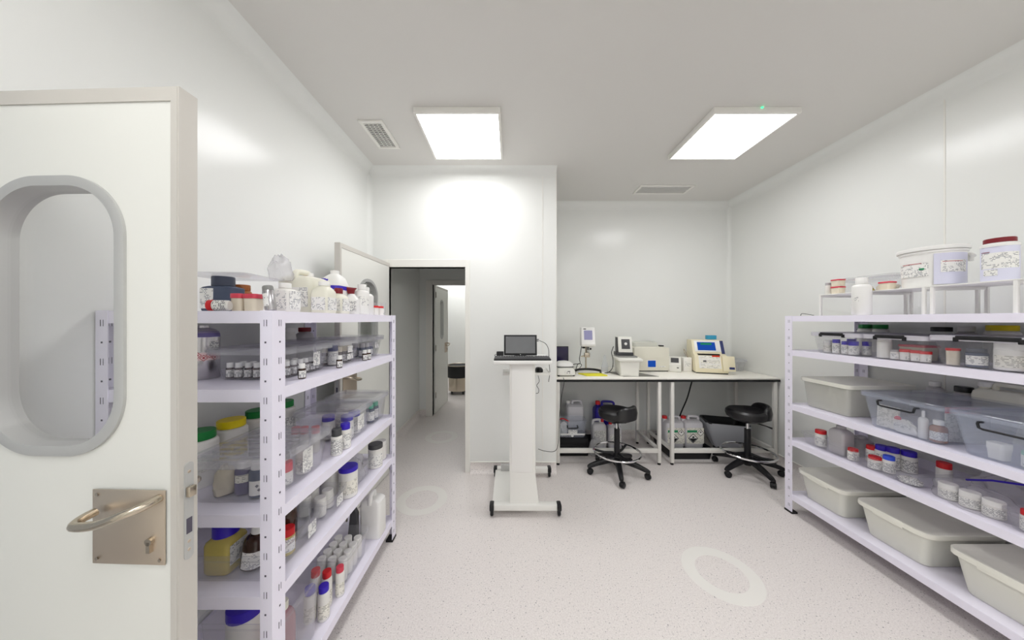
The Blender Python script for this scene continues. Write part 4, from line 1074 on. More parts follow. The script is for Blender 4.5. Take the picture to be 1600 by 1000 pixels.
bottle('solvent_bottle', 'cream square jug with a dark red cap on the left rack top', 'bottle', -0.90, 1.545, S1, .05, .135, 'cream_bottle', 'cap_darkred', .2, .4, .3, (.12, .6, 'label_print'), sq=(.08, .085))
t = thing('spray_bottle', 'white trigger spray bottle with a dark red head on the left rack top', 'spray bottle', (-0.905, 1.685, S1 + .0006), 0.3)
ob('body', G().loft([rr(.075, .06, .02, 0), rr(.08, .065, .022, .01), rr(.08, .065, .022, .085), rr(.05, .045, .02, .105), rr(.026, .026, .012, .118)]), 'white_plastic', t)
ob('label', G().box(-.028, .028, -.0335, -.0328, .02, .075), 'label_dense', t)
hdq = ob('spray_head', G().prism([(-.02, .118), (.012, .118), (.016, .14), (.026, .152), (-.03, .157), (-.038, .147), (-.026, .141)], 'xz', -.011, .011), 'cap_darkred', t, .003)
ob('trigger', G().prism([(-.024, .141), (-.018, .141), (-.026, .118), (-.034, .112)], 'xz', -.006, .006), 'black_plastic', hdq)
bottle('plastic_bottle', 'tall white plastic bottle near the far end of the left rack top', 'bottle', -0.872, 1.735, S1, .038, .178, 'white_plastic', 'white_plastic', .17, .62, .16, (.3, .6, 'label_print'))
bottle('dropper_bottle', 'white bottle with a pointed tip behind the tall white bottle', 'bottle', -0.885, 1.83, S1, .034, .172, 'white_plastic', 'white_plastic', .2, .3, .2)
for i, (x, y) in enumerate(((-0.868, 1.885), (-0.862, 1.945))):
    bottle('specimen_cup', ('small clear cup with a red lid next to the tall white bottle', 'small clear cup with a red lid at the far corner of the left rack top')[i], 'cup', x, y, S1, .024, .06, 'body_white', 'cap_red', .2, 1.03, .05, group='red-lidded cups on the left rack top')
for i, (x, y) in enumerate(((-0.905, 1.93), (-0.868, 1.995))):
    t = thing('plastic_cup', ('clear plastic cup behind the red-lidded cups', 'clear plastic cup last on the left rack top')[i], 'cup', (x, y, S1 + .0006))
    ob('wall', G().loft([[(r_ * cos(2 * pi * k / 20), r_ * sin(2 * pi * k / 20), z_) for k in range(20)] for r_, z_ in ((.020, 0), (.027, .085), (.0285, .086), (.0265, .083), (.0195, .003))]), 'clear_plastic', t)
    ob('label', G().arc(.0235, .012, .05, radians(230), radians(330)), 'label_print', t)

# ------------------------------------------------------------------ left rack, second shelf
t = thing('metal_canister', 'tall aluminium canister with red hazard diamonds on the left rack second shelf', 'canister', (-1.235, 1.185, S2 + .0006))
rc = .05
ob('body', G().lathe([(.0001, 0), (rc * .96, 0), (rc, .004), (rc, .165), (rc * .93, .185), (rc * .7, .197), (.018, .203), (.018, .212), (.0001, .212)], 32), 'aluminium_can', t)
ob('violet_band', G().lathe([(rc, .166), (rc * 1.003, .166), (rc * .975, .178), (rc * .9, .188), (rc * .89, .187)], 32), 'violet_band', t)
fa = atan2(-1.185, 1.235)
bd = ob('hazard_band', G().arc(rc + .0005, .075, .106, fa - 1.3, fa + 1.3, 18), 'hazard_pink', t)
for i in range(6):
    a = fa - 1.0 + i * .34; zc = .096 if i % 2 == 0 else .085; s_ = .0125; g = G()
    def cyl(u, v): return ((rc + .0011) * cos(a + u / rc), (rc + .0011) * sin(a + u / rc), zc + v)
    for k in range(4):
        P4 = [(0, s_), (s_, 0), (0, -s_), (-s_, 0)]
        p, q = P4[k], P4[(k + 1) % 4]
        g.add([cyl(*p), cyl(*q), cyl(q[0] * .78, q[1] * .78), cyl(p[0] * .78, p[1] * .78)], [(0, 1, 2, 3)])
    g.add([cyl(-.003, -.003), cyl(.003, -.003), cyl(.003, .004), cyl(-.003, .004)], [(0, 1, 2, 3)])
    ob('hazard_diamond', g, 'hazard_red', bd)
ob('label', G().arc(rc + .0006, .118, .15, fa + .35, fa + 1.05, 8), 'label_dense', t)

tub('storage_box', 'clear lidded box of small amber bottles beside the aluminium canister', -1.15, -0.872, 1.125, 1.43, S2, .115, 'clear_plastic', 'clear_lid', card=[(1, .06, .06, .045, .06)], group='clear boxes on the left rack')
tub('storage_box', 'clear lidded box with two white labels, middle of the left rack second shelf', -1.14, -0.872, 1.475, 1.715, S2, .12, 'clear_plastic', 'clear_lid', card=[(1, .02, .075, .05, .035), (1, .03, .035, .06, .03)], group='clear boxes on the left rack')
tub('storage_box', 'clear lidded box at the far end of the left rack second shelf', -1.14, -0.872, 1.765, 2.01, S2, .12, 'clear_plastic', 'clear_lid', card=[(1, .05, .07, .05, .04)], group='clear boxes on the left rack')
A = bottle('vial', 'small amber bottle with white cap and label in the box beside the canister', 'bottle', -1.11, 1.168, S2 + .005, .0135, .06, 'amber', 'cap_white', .3, .8, .12, (.08, .55, 'label_dense'), group='amber bottles in the box beside the canister', n=16)
spots = [(-1.074, 1.166), (-1.038, 1.169), (-1.002, 1.166), (-.966, 1.168), (-.93, 1.168), (-1.09, 1.205), (-1.05, 1.206), (-1.01, 1.205), (-.97, 1.207), (-.915, 1.205), (-.912, 1.24), (-.908, 1.275), (-.91, 1.31), (-.908, 1.345), (-.91, 1.382), (-.95, 1.25), (-.95, 1.30)]
ORD = ('first', 'second', 'third', 'fourth', 'fifth', 'sixth', 'seventh')
A['label'] = 'first amber bottle from the left in the near row beside the canister'
for i, (x, y) in enumerate(spots):
    if i < 5: lb = '%s amber bottle from the left in the near row beside the canister' % ORD[i + 1]
    elif i < 10: lb = '%s amber bottle from the left in the second row beside the canister' % ORD[i - 5]
    elif i < 15: lb = '%s amber bottle along the aisle side of the box beside the canister' % ORD[i - 10]
    else: lb = 'amber bottle behind the aisle-side row of the canister-side box, %s one' % ('nearer', 'farther')[i - 15]
    copy_thing(A, (x, y, S2 + .0056), R.uniform(-.4, .4), lb)
for i, ((x, y), lab) in enumerate((((-.833, 1.178), 'small amber bottle standing at the shelf edge in front of the canister-side box'), ((-.838, 1.445), 'small amber bottle standing at the shelf edge between the first two boxes'),
                                  ((-.836, 1.74), 'small amber bottle at the shelf edge beside the far box, right of its twin'), ((-.842, 1.705), 'small amber bottle at the shelf edge beside the far box, left of its twin'))):
    copy_thing(A, (x, y, S2 + .0006), .2, lab, 'amber bottles at the second shelf edge')
bottle('reagent_bottle', 'glass jar with a dark blue cap in the middle box of the second shelf', 'jar', -.915, 1.52, S2 + .005, .024, .10, 'body_white', 'navy', .3, .95, .08, (.1, .6, 'label_print'))
B = bottle('vial', 'amber bottle with cream cap in the middle box of the second shelf', 'bottle', -.915, 1.575, S2 + .005, .018, .085, 'amber', 'body_cream', .3, .8, .12, (.08, .5, 'label_dense'), group='amber bottles in the middle box', n=16)
B['label'] = 'cream-capped amber bottle nearest along the aisle side of the middle box'
for (x, y), lb in zip(((-.912, 1.615), (-.914, 1.655), (-.96, 1.53), (-.965, 1.58), (-.97, 1.64)),
                      ('cream-capped amber bottle, second along the aisle side of the middle box', 'cream-capped amber bottle, third along the aisle side of the middle box', 'cream-capped amber bottle behind the dark blue capped jar',
                       'cream-capped amber bottle in the middle of the middle box', 'cream-capped amber bottle at the far back of the middle box')): copy_thing(B, (x, y, S2 + .0056), R.uniform(-.4, .4), lb)
B = bottle('vial', 'bottle with pale grey cap in the far box of the second shelf', 'bottle', -.915, 1.82, S2 + .005, .02, .085, 'body_slate', 'body_grey', .3, .8, .12, (.08, .5, 'label_dense'), group='bottles in the far box', n=16)
B['label'] = 'grey-capped bottle nearest along the aisle side of the far box'
for (x, y), lb in zip(((-.912, 1.87), (-.914, 1.92), (-.97, 1.84)), ('grey-capped bottle second along the aisle side of the far box', 'grey-capped bottle third along the aisle side of the far box', 'grey-capped bottle at the back of the far box')):
    copy_thing(B, (x, y, S2 + .0056), R.uniform(-.4, .4), lb)
bottle('glass_bottle', 'clear glass bottle with a black cap behind the canister-side box', 'bottle', -1.21, 1.50, S2, .05, .19, 'clear_glass', 'black_plastic', .13, .42, .3)
bottle('reagent_jar', 'jar with a grey and red striped cap at the back of the second shelf', 'jar', -1.20, 1.72, S2, .045, .19, 'body_grey', 'cap_darkred', .12, .7, .2)
bottle('reagent_jar', 'white funnel-topped bottle at the back of the second shelf', 'bottle', -1.21, 1.61, S2, .035, .19, 'body_white', 'cap_white', .1, .9, .3)

# ------------------------------------------------------------------ left rack, third shelf
for i, (y, lm, body, lab) in enumerate(((1.17, 'cap_green', 'label_faint', 'white jar with a green lid nearest the near door on the third shelf'), (1.305, 'cap_yellow', 'label_yellow', 'white jar with a yellow lid and yellow label on the left rack third shelf'),
                                         (1.445, 'cap_green', 'label_print', 'white jar with a green lid behind the yellow-lidded jar'), (1.60, 'cap_green', 'label_dense', 'white jar with a green lid and dense label farthest back in the jar row'))):
    bottle('reagent_jar', lab, 'jar', -1.235, y, S3, .057, .215, 'body_white', lm, .14, .86, .08, (.3, .62, body), group='big jars at the back of the third shelf')
tub('storage_box', 'large clear box with a ribbed lid at the near end of the third shelf', -1.145, -0.838, 1.035, 1.36, S3, .15, 'clear_plastic', 'clear_lid', taper=.014, ribs=True, card=[(1, .03, .075, .06, .09)], group='clear boxes on the left rack')
tag(ob('putty_bag', bag_blob(.08, .07, .10, 21, 16, .18), 'clay', None, loc=(-1.07, 1.11, S3 + .007)), 'crumpled beige bag inside the ribbed-lid box', 'bag')
bottle('reagent_bottle', 'violet bottle with white cap in the ribbed-lid box, next to the beige bag', 'bottle', -1.005, 1.115, S3 + .005, .029, .12, 'body_purple', 'cap_white', .2, .8, .12, (.38, .62, 'label_faint'))
b_ = bottle('reagent_bottle', 'violet bottle with white cap and hazard label in the ribbed-lid box', 'bottle', -.935, 1.10, S3 + .005, .032, .125, 'body_slate', 'cap_white', .2, .8, .12, (.08, .5, 'paper'))
for i, (u, v) in enumerate(((-.008, .045), (.006, .052), (-.002, .03), (.010, .034))):
    fa = atan2(-1.10, .935); a = fa + u / .032; q = .006
    def cy2(du, dv): return (.0342 * cos(a + du / .033), .0342 * sin(a + du / .033), v + dv)
    ob('hazard_diamond', G().add([cy2(0, q), cy2(q, 0), cy2(0, -q), cy2(-q, 0)], [(0, 1, 2, 3)]), 'hazard_red' if i == 1 else 'ink_grey', b_)
bottle('reagent_jar', 'jar with a red cap in the front corner of the ribbed-lid box', 'jar', -.895, 1.17, S3 + .005, .027, .085, 'body_white', 'lid_pinkred', .4, .95, .06, (.05, .5, 'label_print'))
bottle('reagent_jar', 'white capped jar in the far corner of the ribbed-lid box', 'jar', -.885, 1.26, S3 + .005, .028, .105, 'body_white', 'cap_white', .3, .95, .06, (.08, .6, 'label_print'))
bottle('reagent_jar', 'grey jar behind the white jar in the ribbed-lid box', 'jar', -.955, 1.23, S3 + .005, .03, .09, 'body_grey', 'grey_mid', .3, .95, .06)
for i, (x, y) in enumerate(((-1.06, 1.455), (-1.02, 1.46), (-.968, 1.465))):
    bottle('reagent_jar', ('jar with red cap behind the ribbed-lid box, leftmost of three', 'jar with red cap behind the ribbed-lid box, middle of three', 'jar with red cap behind the ribbed-lid box, rightmost of three')[i], 'jar', x, y, S3, .019, .125, 'body_white', 'cap_red', .25, .95, .06, group='red-capped jars behind the ribbed-lid box')
b_ = bottle('reagent_bottle', 'white bottle with black cap at the shelf edge beside the ribbed-lid box', 'bottle', -.845, 1.435, S3, .025, .125, 'body_white', 'grey_dark', .26, .85, .1, (.08, .62, 'label_dense'))
bottle('reagent_bottle', 'white bottle with violet-blue cap next to the black-capped bottle', 'bottle', -.845, 1.51, S3, .026, .125, 'body_white', 'cap_blue', .22, .85, .1, (.08, .62, 'label_print'))
tub('storage_box', 'clear lidded box of blue-capped jars on the left rack third shelf', -1.14, -.845, 1.56, 1.79, S3, .155, 'clear_plastic', 'clear_lid', taper=.012, card=[(1, .0, .075, .07, .08)], group='clear boxes on the left rack')
tub('storage_box', 'clear lidded box with green-capped bottles at the far end of the third shelf', -1.14, -.845, 1.825, 2.02, S3, .16, 'clear_plastic', 'clear_lid', taper=.012, group='clear boxes on the left rack')
for i, (x, y, lab) in enumerate(((-.90, 1.625, 'white jar with blue cap in the near corner of the blue-cap box'), (-.90, 1.70, 'white jar with blue cap in the far corner of the blue-cap box'), (-1.0, 1.62, 'white jar with blue cap at the back of the blue-cap box'))):
    bottle('reagent_jar', lab, 'jar', x, y, S3 + .005, .033, .125, 'body_white', 'cap_blue', .22, .92, .06, (.08, .6, 'label_print'), group='blue-capped jars in the third shelf box')
bottle('reagent_jar', 'white jar with white cap in the blue-cap box', 'jar', -.98, 1.715, S3 + .005, .032, .13, 'body_white', 'cap_white', .22, .92, .06, (.08, .6, 'label_print'))
for i, (x, y) in enumerate(((-.893, 1.88), (-.893, 1.94))):
    bottle('reagent_bottle', ('dark bottle with green cap in the far box of the third shelf, nearer one', 'dark bottle with green cap in the far box of the third shelf, farther one')[i], 'bottle', x, y, S3 + .005, .025, .115, 'body_slate', 'cap_teal', .25, .85, .1, (.1, .6, 'label_print'), group='green-capped bottles in the far box')

# ------------------------------------------------------------------ left rack, fourth shelf
tub('open_tray', 'open clear tray at the near end of the fourth shelf', -1.135, -.835, 1.03, 1.31, S4, .105, 'clear_plastic', None, taper=.012, group='open trays on the left rack', cat='tray', card=[(1, .08, .045, .05, .055)])
lq = bottle('liquid_bottle', 'bottle of yellow liquid with a wide blue cap in the near tray', 'bottle', -1.065, 1.105, S4 + .005, .05, .168, 'yellow_liquid', 'cap_blue', .24, .78, .2, sq=(.095, .09))
ob('label', G().box(.0477, .0484, -.036, .036, .03, .10), 'label_print', lq, smooth=False)
bottle('amber_bottle', 'large amber bottle with white cap and label leaning in the near tray', 'bottle', -.965, 1.11, S4 + .012, .042, .155, 'amber', 'cap_white', .2, .5, .4, (.06, .46, 'label_print'), rot=(0, radians(7), 0))
bottle('amber_bottle', 'dark bottle behind the leaning amber bottle in the near tray', 'bottle', -.925, 1.22, S4 + .005, .036, .19, 'amber', 'black_plastic', .15, .5, .3)
bottle('sample_bottle', 'yellow sample bottle with bright red cap in the aisle corner of the near tray', 'bottle', -.885, 1.17, S4 + .005, .026, .10, 'yellow_liquid', 'cap_red', .26, .95, .1, (.15, .65, 'label_print'))
t = thing('beaker', 'clear glass beaker next to the red-capped sample bottle', 'beaker', (-.90, 1.265, S4 + .0056))
ob('wall', G().loft([[(r_ * cos(2 * pi * k / 24), r_ * sin(2 * pi * k / 24), z_) for k in range(24)] for r_, z_ in ((.030, 0), (.033, .004), (.036, .12), (.0385, .123), (.034, .119), (.0315, .006))]), 'clear_glass', t)
tub('open_tray', 'open clear tray with glass cups in the middle of the fourth shelf', -1.135, -.835, 1.345, 1.50, S4, .10, 'clear_plastic', None, taper=.012, group='open trays on the left rack', cat='tray', card=[(1, .03, .045, .05, .045)])
for i, (x, y) in enumerate(((-.90, 1.395), (-.905, 1.46), (-.975, 1.40), (-.98, 1.465))):
    bottle('sample_jar', ('white jar at the near front of the middle tray on the fourth shelf', 'white jar at the far front of the middle tray on the fourth shelf', 'white jar at the near back of the middle tray on the fourth shelf', 'white jar at the far back of the middle tray on the fourth shelf')[i], 'jar', x, y, S4 + .005, .026, .085, 'body_white', 'body_white', .3, .95, .06, group='white jars in the middle tray of the fourth shelf')
bottle('pail', 'white pail with a blue lid at the edge of the left rack fourth shelf', 'pail', -.86, 1.565, S4, .045, .155, 'body_white', 'cap_blue', .13, 1.03, .04, (.15, .6, 'label_faint'), group='blue-lidded pails on the fourth shelf')
bottle('pail', 'white pail with a blue lid behind the front blue-lidded pail', 'pail', -.962, 1.57, S4, .045, .155, 'body_white', 'cap_blue', .13, 1.03, .04, group='blue-lidded pails on the fourth shelf')
tub('open_tray', 'open clear tray with a plastic bag near the far end of the fourth shelf', -1.135, -.84, 1.63, 1.80, S4, .11, 'clear_plastic', None, taper=.012, group='open trays on the left rack', cat='tray')
tag(ob('plastic_bag', bag_blob(.16, .12, .14, 31, 18, .22), 'bag_film', None, loc=(-.93, 1.715, S4 + .008)), 'crumpled clear plastic bag in the far tray of the fourth shelf', 'bag')
bottle('reagent_jar', 'white jar with a wide black lid at the far end of the fourth shelf', 'jar', -.855, 1.87, S4, .042, .145, 'body_white', 'grey_dark', .17, 1.02, .04, (.12, .6, 'label_print'))
bottle('reagent_jar', 'white jar behind the black-lidded jar on the fourth shelf', 'jar', -.87, 1.975, S4, .038, .12, 'body_white', 'cap_white', .2, .95, .06)

# ------------------------------------------------------------------ left rack, bottom shelf
tub('storage_box', 'clear box at the near end of the left rack bottom shelf', -1.12, -.825, 1.05, 1.285, S5, .27, 'clear_plastic', None, taper=.012, group='clear boxes on the left rack')
bottle('pail', 'white pail with a large blue lid in the near box of the bottom shelf', 'pail', -1.03, 1.15, S5 + .005, .06, .25, 'body_white', 'cap_blue', .15, 1.0, .04)
bottle('liquid_bottle', 'pink bottle with a round cream cap in the near box of the bottom shelf', 'bottle', -.90, 1.165, S5 + .005, .042, .235, 'pinkish', 'cream_bottle', .12, .45, .25)
for i, (x, y, r_, h_, cp, lab) in enumerate(((-.845, 1.335, .024, .15, 'cap_blue', 'white bottle with blue cap at the front edge of the bottom shelf'), (-.90, 1.325, .025, .15, 'cap_blue', 'white bottle with blue cap behind the front blue-capped bottle'),
                                            (-.868, 1.395, .022, .165, 'cap_red', 'white bottle with red cap next to the blue-capped bottles, front one'), (-.918, 1.39, .022, .175, 'cap_red', 'white bottle with red cap next to the blue-capped bottles, back one'),
                                            (-.838, 1.45, .020, .14, 'lid_pinkred', 'white bottle with pinkish red cap on the bottom shelf edge'))):
    bottle('squeeze_bottle', lab, 'bottle', x, y, S5, r_, h_, 'body_white', cp, .16, .85, .12, (.1, .5, 'label_faint'), group='capped bottles on the bottom shelf')
tub('storage_box', 'clear box of white caps in the middle of the left rack bottom shelf', -1.12, -.825, 1.49, 1.72, S5, .15, 'clear_plastic', None, taper=.012, group='clear boxes on the left rack')
W = bottle('sample_jar', 'white capped jar, front row, first from the near end, in the bottom shelf box', 'jar', -.87, 1.53, S5 + .005, .022, .11, 'body_white', 'cap_white', .25, .95, .06, group='white jars in the bottom shelf box', n=16)
for k in range(3):
    for q in range(4):
        if k == 0 and q == 0: continue
        copy_thing(W, (-.87 - k * .055, 1.53 + q * .05, S5 + .0056), R.uniform(-1, 1), 'white capped jar, %s row, %s from the near end, in the bottom shelf box' % (('front', 'middle', 'back')[k], ORD[q]))
jerrycan('jug', 'white plastic jug at the far end of the left rack bottom shelf', -.865, 1.86, S5, .10, .13, .27, 'white_plastic', 'cap_white', radians(90), capx=.3)
t = thing('clamp', 'dark grey metal clamp behind the white jug on the bottom shelf', 'clamp', (-.96, 1.80, S5 + .0006))
ob('jaw', G().prism([(-.03, 0), (.03, 0), (.03, .17), (.015, .20), (.015, .22), (-.05, .22), (-.05, .195), (-.01, .19)], 'xz', -.015, .015), 'grey_dark', t, .003)
ob('screw', G().tube([(-.04, 0, .20), (-.04, 0, .12)], .006, 8), 'steel', t)

# ================================================================== RIGHT RACK, top
for i, (y0, y1, lab) in enumerate(((1.925, 2.19, 'white riser stand farthest along the right rack top'), (1.628, 1.915, 'white riser stand under the white bucket'), (1.33, 1.612, 'white riser stand under the red-lidded tub'), (1.07, 1.318, 'white riser stand nearest the viewer on the right rack'))):
    t = thing('riser_stand', lab, 'stand', (2.45, (y0 + y1) / 2, S1), group='white riser stands on the right rack')
    d_ = (y1 - y0) / 2
    ob('top', G().box(-.155, .155, -d_, d_, .150, .156), 'white_metal', t, .001)
    for sx_ in (-1, 1):
        for sy_ in (-1, 1):
            ob('leg', G().box(sx_ * .148 - .006, sx_ * .148 + .006, sy_ * (d_ - .008) - .006, sy_ * (d_ - .008) + .006, 0, .1495), 'white_metal', t, smooth=False)
    for sy_ in (-1, 1): ob('rail', G().box(-.141, .141, sy_ * (d_ - .008) - .004, sy_ * (d_ - .008) + .004, .135, .1495), 'white_metal', t, smooth=False)
RT = S1 + .1565
b_ = bottle('plastic_bottle', 'tall blank white plastic bottle standing in front of the risers', 'bottle', 2.245, 1.88, S1, .044, .238, 'white_plastic', 'white_plastic', .16, .62, .12)
diamond_fa = atan2(-1.88, -2.245) - .55
ob('emblem', G().arc(.0446, .085, .115, diamond_fa - .28, diamond_fa + .28, 6), 'label_print', b_)
# organiser with pots
tub('organiser_tray', 'clear organiser tray of packets on the far riser of the right rack', 2.42, 2.59, 1.87, 2.16, RT, .10, 'clear_plastic', 'clear_lid', taper=.008, rim=.006, cat='tray')
for i, (x, y, z_, lab) in enumerate(((2.34, 2.10, RT, 'cream pot with red lid at the bottom of the stack on the far riser'), (2.34, 2.10, RT + .0515, 'cream pot with red lid on top of the stack on the far riser'), (2.345, 1.83, RT, 'cream pot with red lid behind the tall white bottle'))):
    lidded_pot(lab, x, y, z_, .06, .06, .05, 'body_cream', 'lid_pinkred', 'red-lidded pots on the right rack top', .2)
bottle('sample_bottle', 'white bottle at the far end of the far riser', 'bottle', 2.34, 2.165, RT, .018, .085, 'body_white', 'body_grey', .2, .9)
tag(ob('packet', bag_blob(.10, .10, .05, 61, 14, .25), 'label_yellow', None, loc=(2.48, 2.07, RT + .006)), 'yellow crumpled packet inside the organiser tray', 'packet')
tag(ob('packet', bag_blob(.10, .09, .06, 62, 14, .25), 'body_cream', None, loc=(2.50, 1.95, RT + .006)), 'cream crumpled packet inside the organiser tray', 'packet')
# white bucket
t = thing('bucket', 'large white bucket with a lid and printed labels on the right rack top', 'bucket', (2.435, 1.70, RT + .0006))
ob('body', G().lathe([(.0001, 0), (.100, 0), (.104, .004), (.112, .185), (.118, .19), (.118, .20), (.112, .202), (.0001, .202)], 40), 'white_plastic', t)
ob('lid', G().lathe([(.0001, .202), (.124, .202), (.126, .208), (.124, .222), (.117, .225), (.113, .218), (.0001, .217)], 40), 'white_plastic', t)
fa = atan2(-1.70, -2.435)
ob('label', G().arc(.1108, .06, .135, fa - 1.25, fa - .1, 14), 'label_print', t)
wl = ob('wrap_label', G().arc(.1125, .01, .18, fa + .05, fa + 1.5, 18), 'body_lilac', t)
ob('label', G().arc(.1132, .075, .14, fa + .25, fa + 1.2, 14), 'label_print', wl)
for a0, a1 in ((fa - 1.05, fa - .3), (fa + .3, fa + 1.0)): ob('red_line', G().arc(.1138, .131, .134, a0, a1, 10), 'hazard_red', t)
ob('green_tag', G().arc(.1138, .095, .105, fa - .38, fa - .22, 4), 'label_green', t)
ob('handle', G().tube([(.118 * cos(fa + 1.6) + .012 * cos(fa + 1.6), .118 * sin(fa + 1.6) + .012 * sin(fa + 1.6), .16), (.125 * cos(fa + 1.75), .125 * sin(fa + 1.75), .175), (.13 * cos(fa + 1.9), .13 * sin(fa + 1.9), .14)], .01, 8), 'white_plastic', t)
# red lidded tub
b_ = bottle('reagent_tub', 'tall lilac-wrapped white tub with a dark red lid on the right rack top', 'tub', 2.42, 1.455, RT, .052, .215, 'body_lilac', 'cap_darkred', .10, .86, .06, (.30, .66, 'label_print'))
ob('collar', G().lathe([(.0525, .172), (.054, .172), (.054, .184), (.046, .191), (.0455, .190)], 28), 'white_plastic', b_)
ob('label', G().arc(.0535, .03, .06, atan2(-1.455, -2.42) - .9, atan2(-1.455, -2.42) - .1), 'label_print', b_)
ob('dark_line', G().arc(.0538, .145, .148, atan2(-1.455, -2.42) - 1.1, atan2(-1.455, -2.42) - .5), 'cap_darkred', b_)
cable('black_wire', 'short black wire lying at the far end of the right rack top', [(2.27, 2.30, S1 + .004), (2.25, 2.27, S1 + .018), (2.26, 2.23, S1 + .012), (2.27, 2.20, S1 + .004)], .002)

# ------------------------------------------------------------------ right rack, second shelf
def rbox(label, y0, y1, z, h, m='clear_plastic', lid='milky_lid', latch=(-1,), x0=2.215, x1=2.62, taper=.014, card=None):
    return tub('storage_box', label, x0, x1, y0, y1, z, h, m, lid, taper, latch=latch, card=card, group='boxes on the right rack', bar=(z > 1))
rbox('clear latched box of blue-capped jars on the right rack second shelf', 1.872, 2.155, S2, .135)
rbox('clear latched box of red-lidded pots on the right rack second shelf', 1.575, 1.838, S2, .135)
rbox('clear latched box with a slate jar and large white jar on the second shelf', 1.17, 1.545, S2, .145)
def jars(rows, z, group):
    for (x, y, r_, h_, body, cp, ch, lm, lab) in rows:
        bottle('reagent_jar', lab, 'jar', x, y, z + .005, r_, h_, body, cp, ch, .95, .06, (.08, .6, lm) if lm else None, group=group)
jars([(2.265, 2.10, .022, .085, 'body_white', 'cap_white', .2, 'label_faint', 'white jar at the far end of the blue-cap box on the right rack'),
      (2.255, 2.035, .020, .095, 'body_white', 'cap_blue', .25, 'label_print', 'first blue-capped jar, slim, in the right rack second shelf box'),
      (2.262, 1.985, .020, .085, 'body_white', 'cap_blue', .25, 'label_print', 'slim blue-capped jar, second from the far end of its box'),
      (2.262, 1.938, .024, .088, 'body_white', 'cap_blue', .3, 'label_print', 'wide blue-capped jar in the second shelf box'),
      (2.268, 1.903, .0, .0, 'body_white', 'cap_blue', .3, 'label_print', '')][:4], S2, 'jars in the blue-cap box')
jars([(2.315, 1.91, .022, .088, 'body_white', 'cap_blue', .3, 'label_print', 'blue-capped jar at the near corner of its box'),
      (2.318, 2.0, .022, .10, 'body_white', 'cap_blue', .25, None, 'tall blue-capped jar at the back of its box')], S2, 'jars in the blue-cap box')
jars([(2.27, 1.785, .030, .115, 'body_white', 'cap_white', .12, None, 'plain white tub at the far end of the red-lid box'),
      (2.262, 1.728, .020, .055, 'paper', 'body_grey', .2, 'label_print', 'short white labelled pot in the red-lid box')], S2, 'pots in the red-lid box')
for i, y in enumerate((1.685, 1.64, 1.602)):
    lidded_pot(('pot with red lid, farthest of three in the right rack second shelf box', 'pot with red lid, middle of three in the second shelf box', 'pot with red lid, nearest of three in the second shelf box')[i], 2.262, y, S2 + .005, .042, .036, .062 - .002 * i, 'body_white', 'cap_red', 'pots in the red-lid box', .28, 'label_print', radians(-50))
lidded_pot('flat red-lidded box behind the red-lidded pots', 2.36, 1.70, S2 + .005, .10, .12, .085, 'body_cream', 'lid_pinkred', 'pots in the red-lid box', .15)
lidded_pot('cream square pot with red lid beside the slate jar on the second shelf', 2.268, 1.507, S2 + .005, .045, .042, .085, 'body_cream', 'cap_red', 'jars in the nearest second shelf box', .16, None, radians(-60))
bottle('reagent_jar', 'slate-blue jar with white label in the nearest second shelf box', 'jar', 2.275, 1.435, S2 + .005, .032, .09, 'body_slate', 'cap_slate', .2, .9, .1, (.12, .62, 'label_print'), group='jars in the nearest second shelf box')
bottle('reagent_jar', 'large white jar with a square printed code in the nearest second shelf box', 'jar', 2.285, 1.338, S2 + .005, .047, .125, 'body_white', 'cap_white', .25, .98, .03, (.1, .55, 'label_faint'), group='jars in the nearest second shelf box')
lidded_pot('beige pot at the right edge of the picture on the second shelf', 2.27, 1.245, S2 + .005, .055, .06, .085, 'body_cream', 'body_cream', 'jars in the nearest second shelf box', .2)
for i, (px, X, cp, body, r_, h_, lab) in enumerate(((1352, 2.69, 'cap_green', 'body_white', .04, .20, 'white jar with green lid at the back of the second shelf, left one'), (1376, 2.69, 'cap_green', 'body_white', .04, .20, 'white jar with green lid at the back of the second shelf, right one'),
                                                   (1471, 2.69, 'black_plastic', 'clear_glass', .045, .19, 'glass bottle with a black cap at the back of the right rack second shelf'), (1510, 2.69, 'cap_white', 'body_grey', .05, .195, 'grey-white shouldered bottle at the back of the second shelf'),
                                                   (1566, 2.69, 'cap_yellow', 'body_white', .055, .205, 'white jar with a yellow lid at the back of the right rack second shelf'))):
    bottle('reagent_jar', lab, 'jar', X, yx(px, X), S2, r_, h_, body, cp, .14, .9 if i != 3 else .6, .1 if i not in (2, 3) else .3, group='bottles at the back of the second shelf')

# ------------------------------------------------------------------ right rack, third shelf
rbox('translucent beige lidded box at the far end of the right rack third shelf', 1.965, 2.275, S3, .205, 'milky_plastic', 'lid_milk', None, 2.26, 2.70)
bottle('sample_bottle', 'small white-capped bottle lying in the translucent beige box', 'bottle', 2.33, 2.16, S3 + .03, .018, .08, 'body_cream', 'cap_white', .3, .9, rot=(pi / 2.1, 0, 1.0))
tag(ob('packet', bag_blob(.10, .12, .06, 71, 14, .2), 'clay', None, loc=(2.36, 2.08, S3 + .007)), 'dark beige packet in the translucent box', 'packet')
rbox('bluish clear box with a black handle and papers on the right rack third shelf', 1.515, 1.85, S3, .20, 'bluish_plastic', 'bluish_plastic', (-1,), 2.215, 2.66, .022)
rbox('bluish clear box with two white jars at the right edge of the third shelf', 1.13, 1.475, S3, .20, 'bluish_plastic', 'bluish_plastic', (-1,), 2.215, 2.66, .022)
tag(ob('paper_pack', G().box(-.006, .006, -.05, .05, 0, .13), 'label_faint', None, .002, loc=(2.275, 1.775, S3 + .006), rot=(0, .06, 0)), 'folded white paper pack behind the black handle', 'paper')
t = thing('swab_pack', 'white and red packet of swabs in the papers box', 'packet', (2.27, 1.69, S3 + .0062))
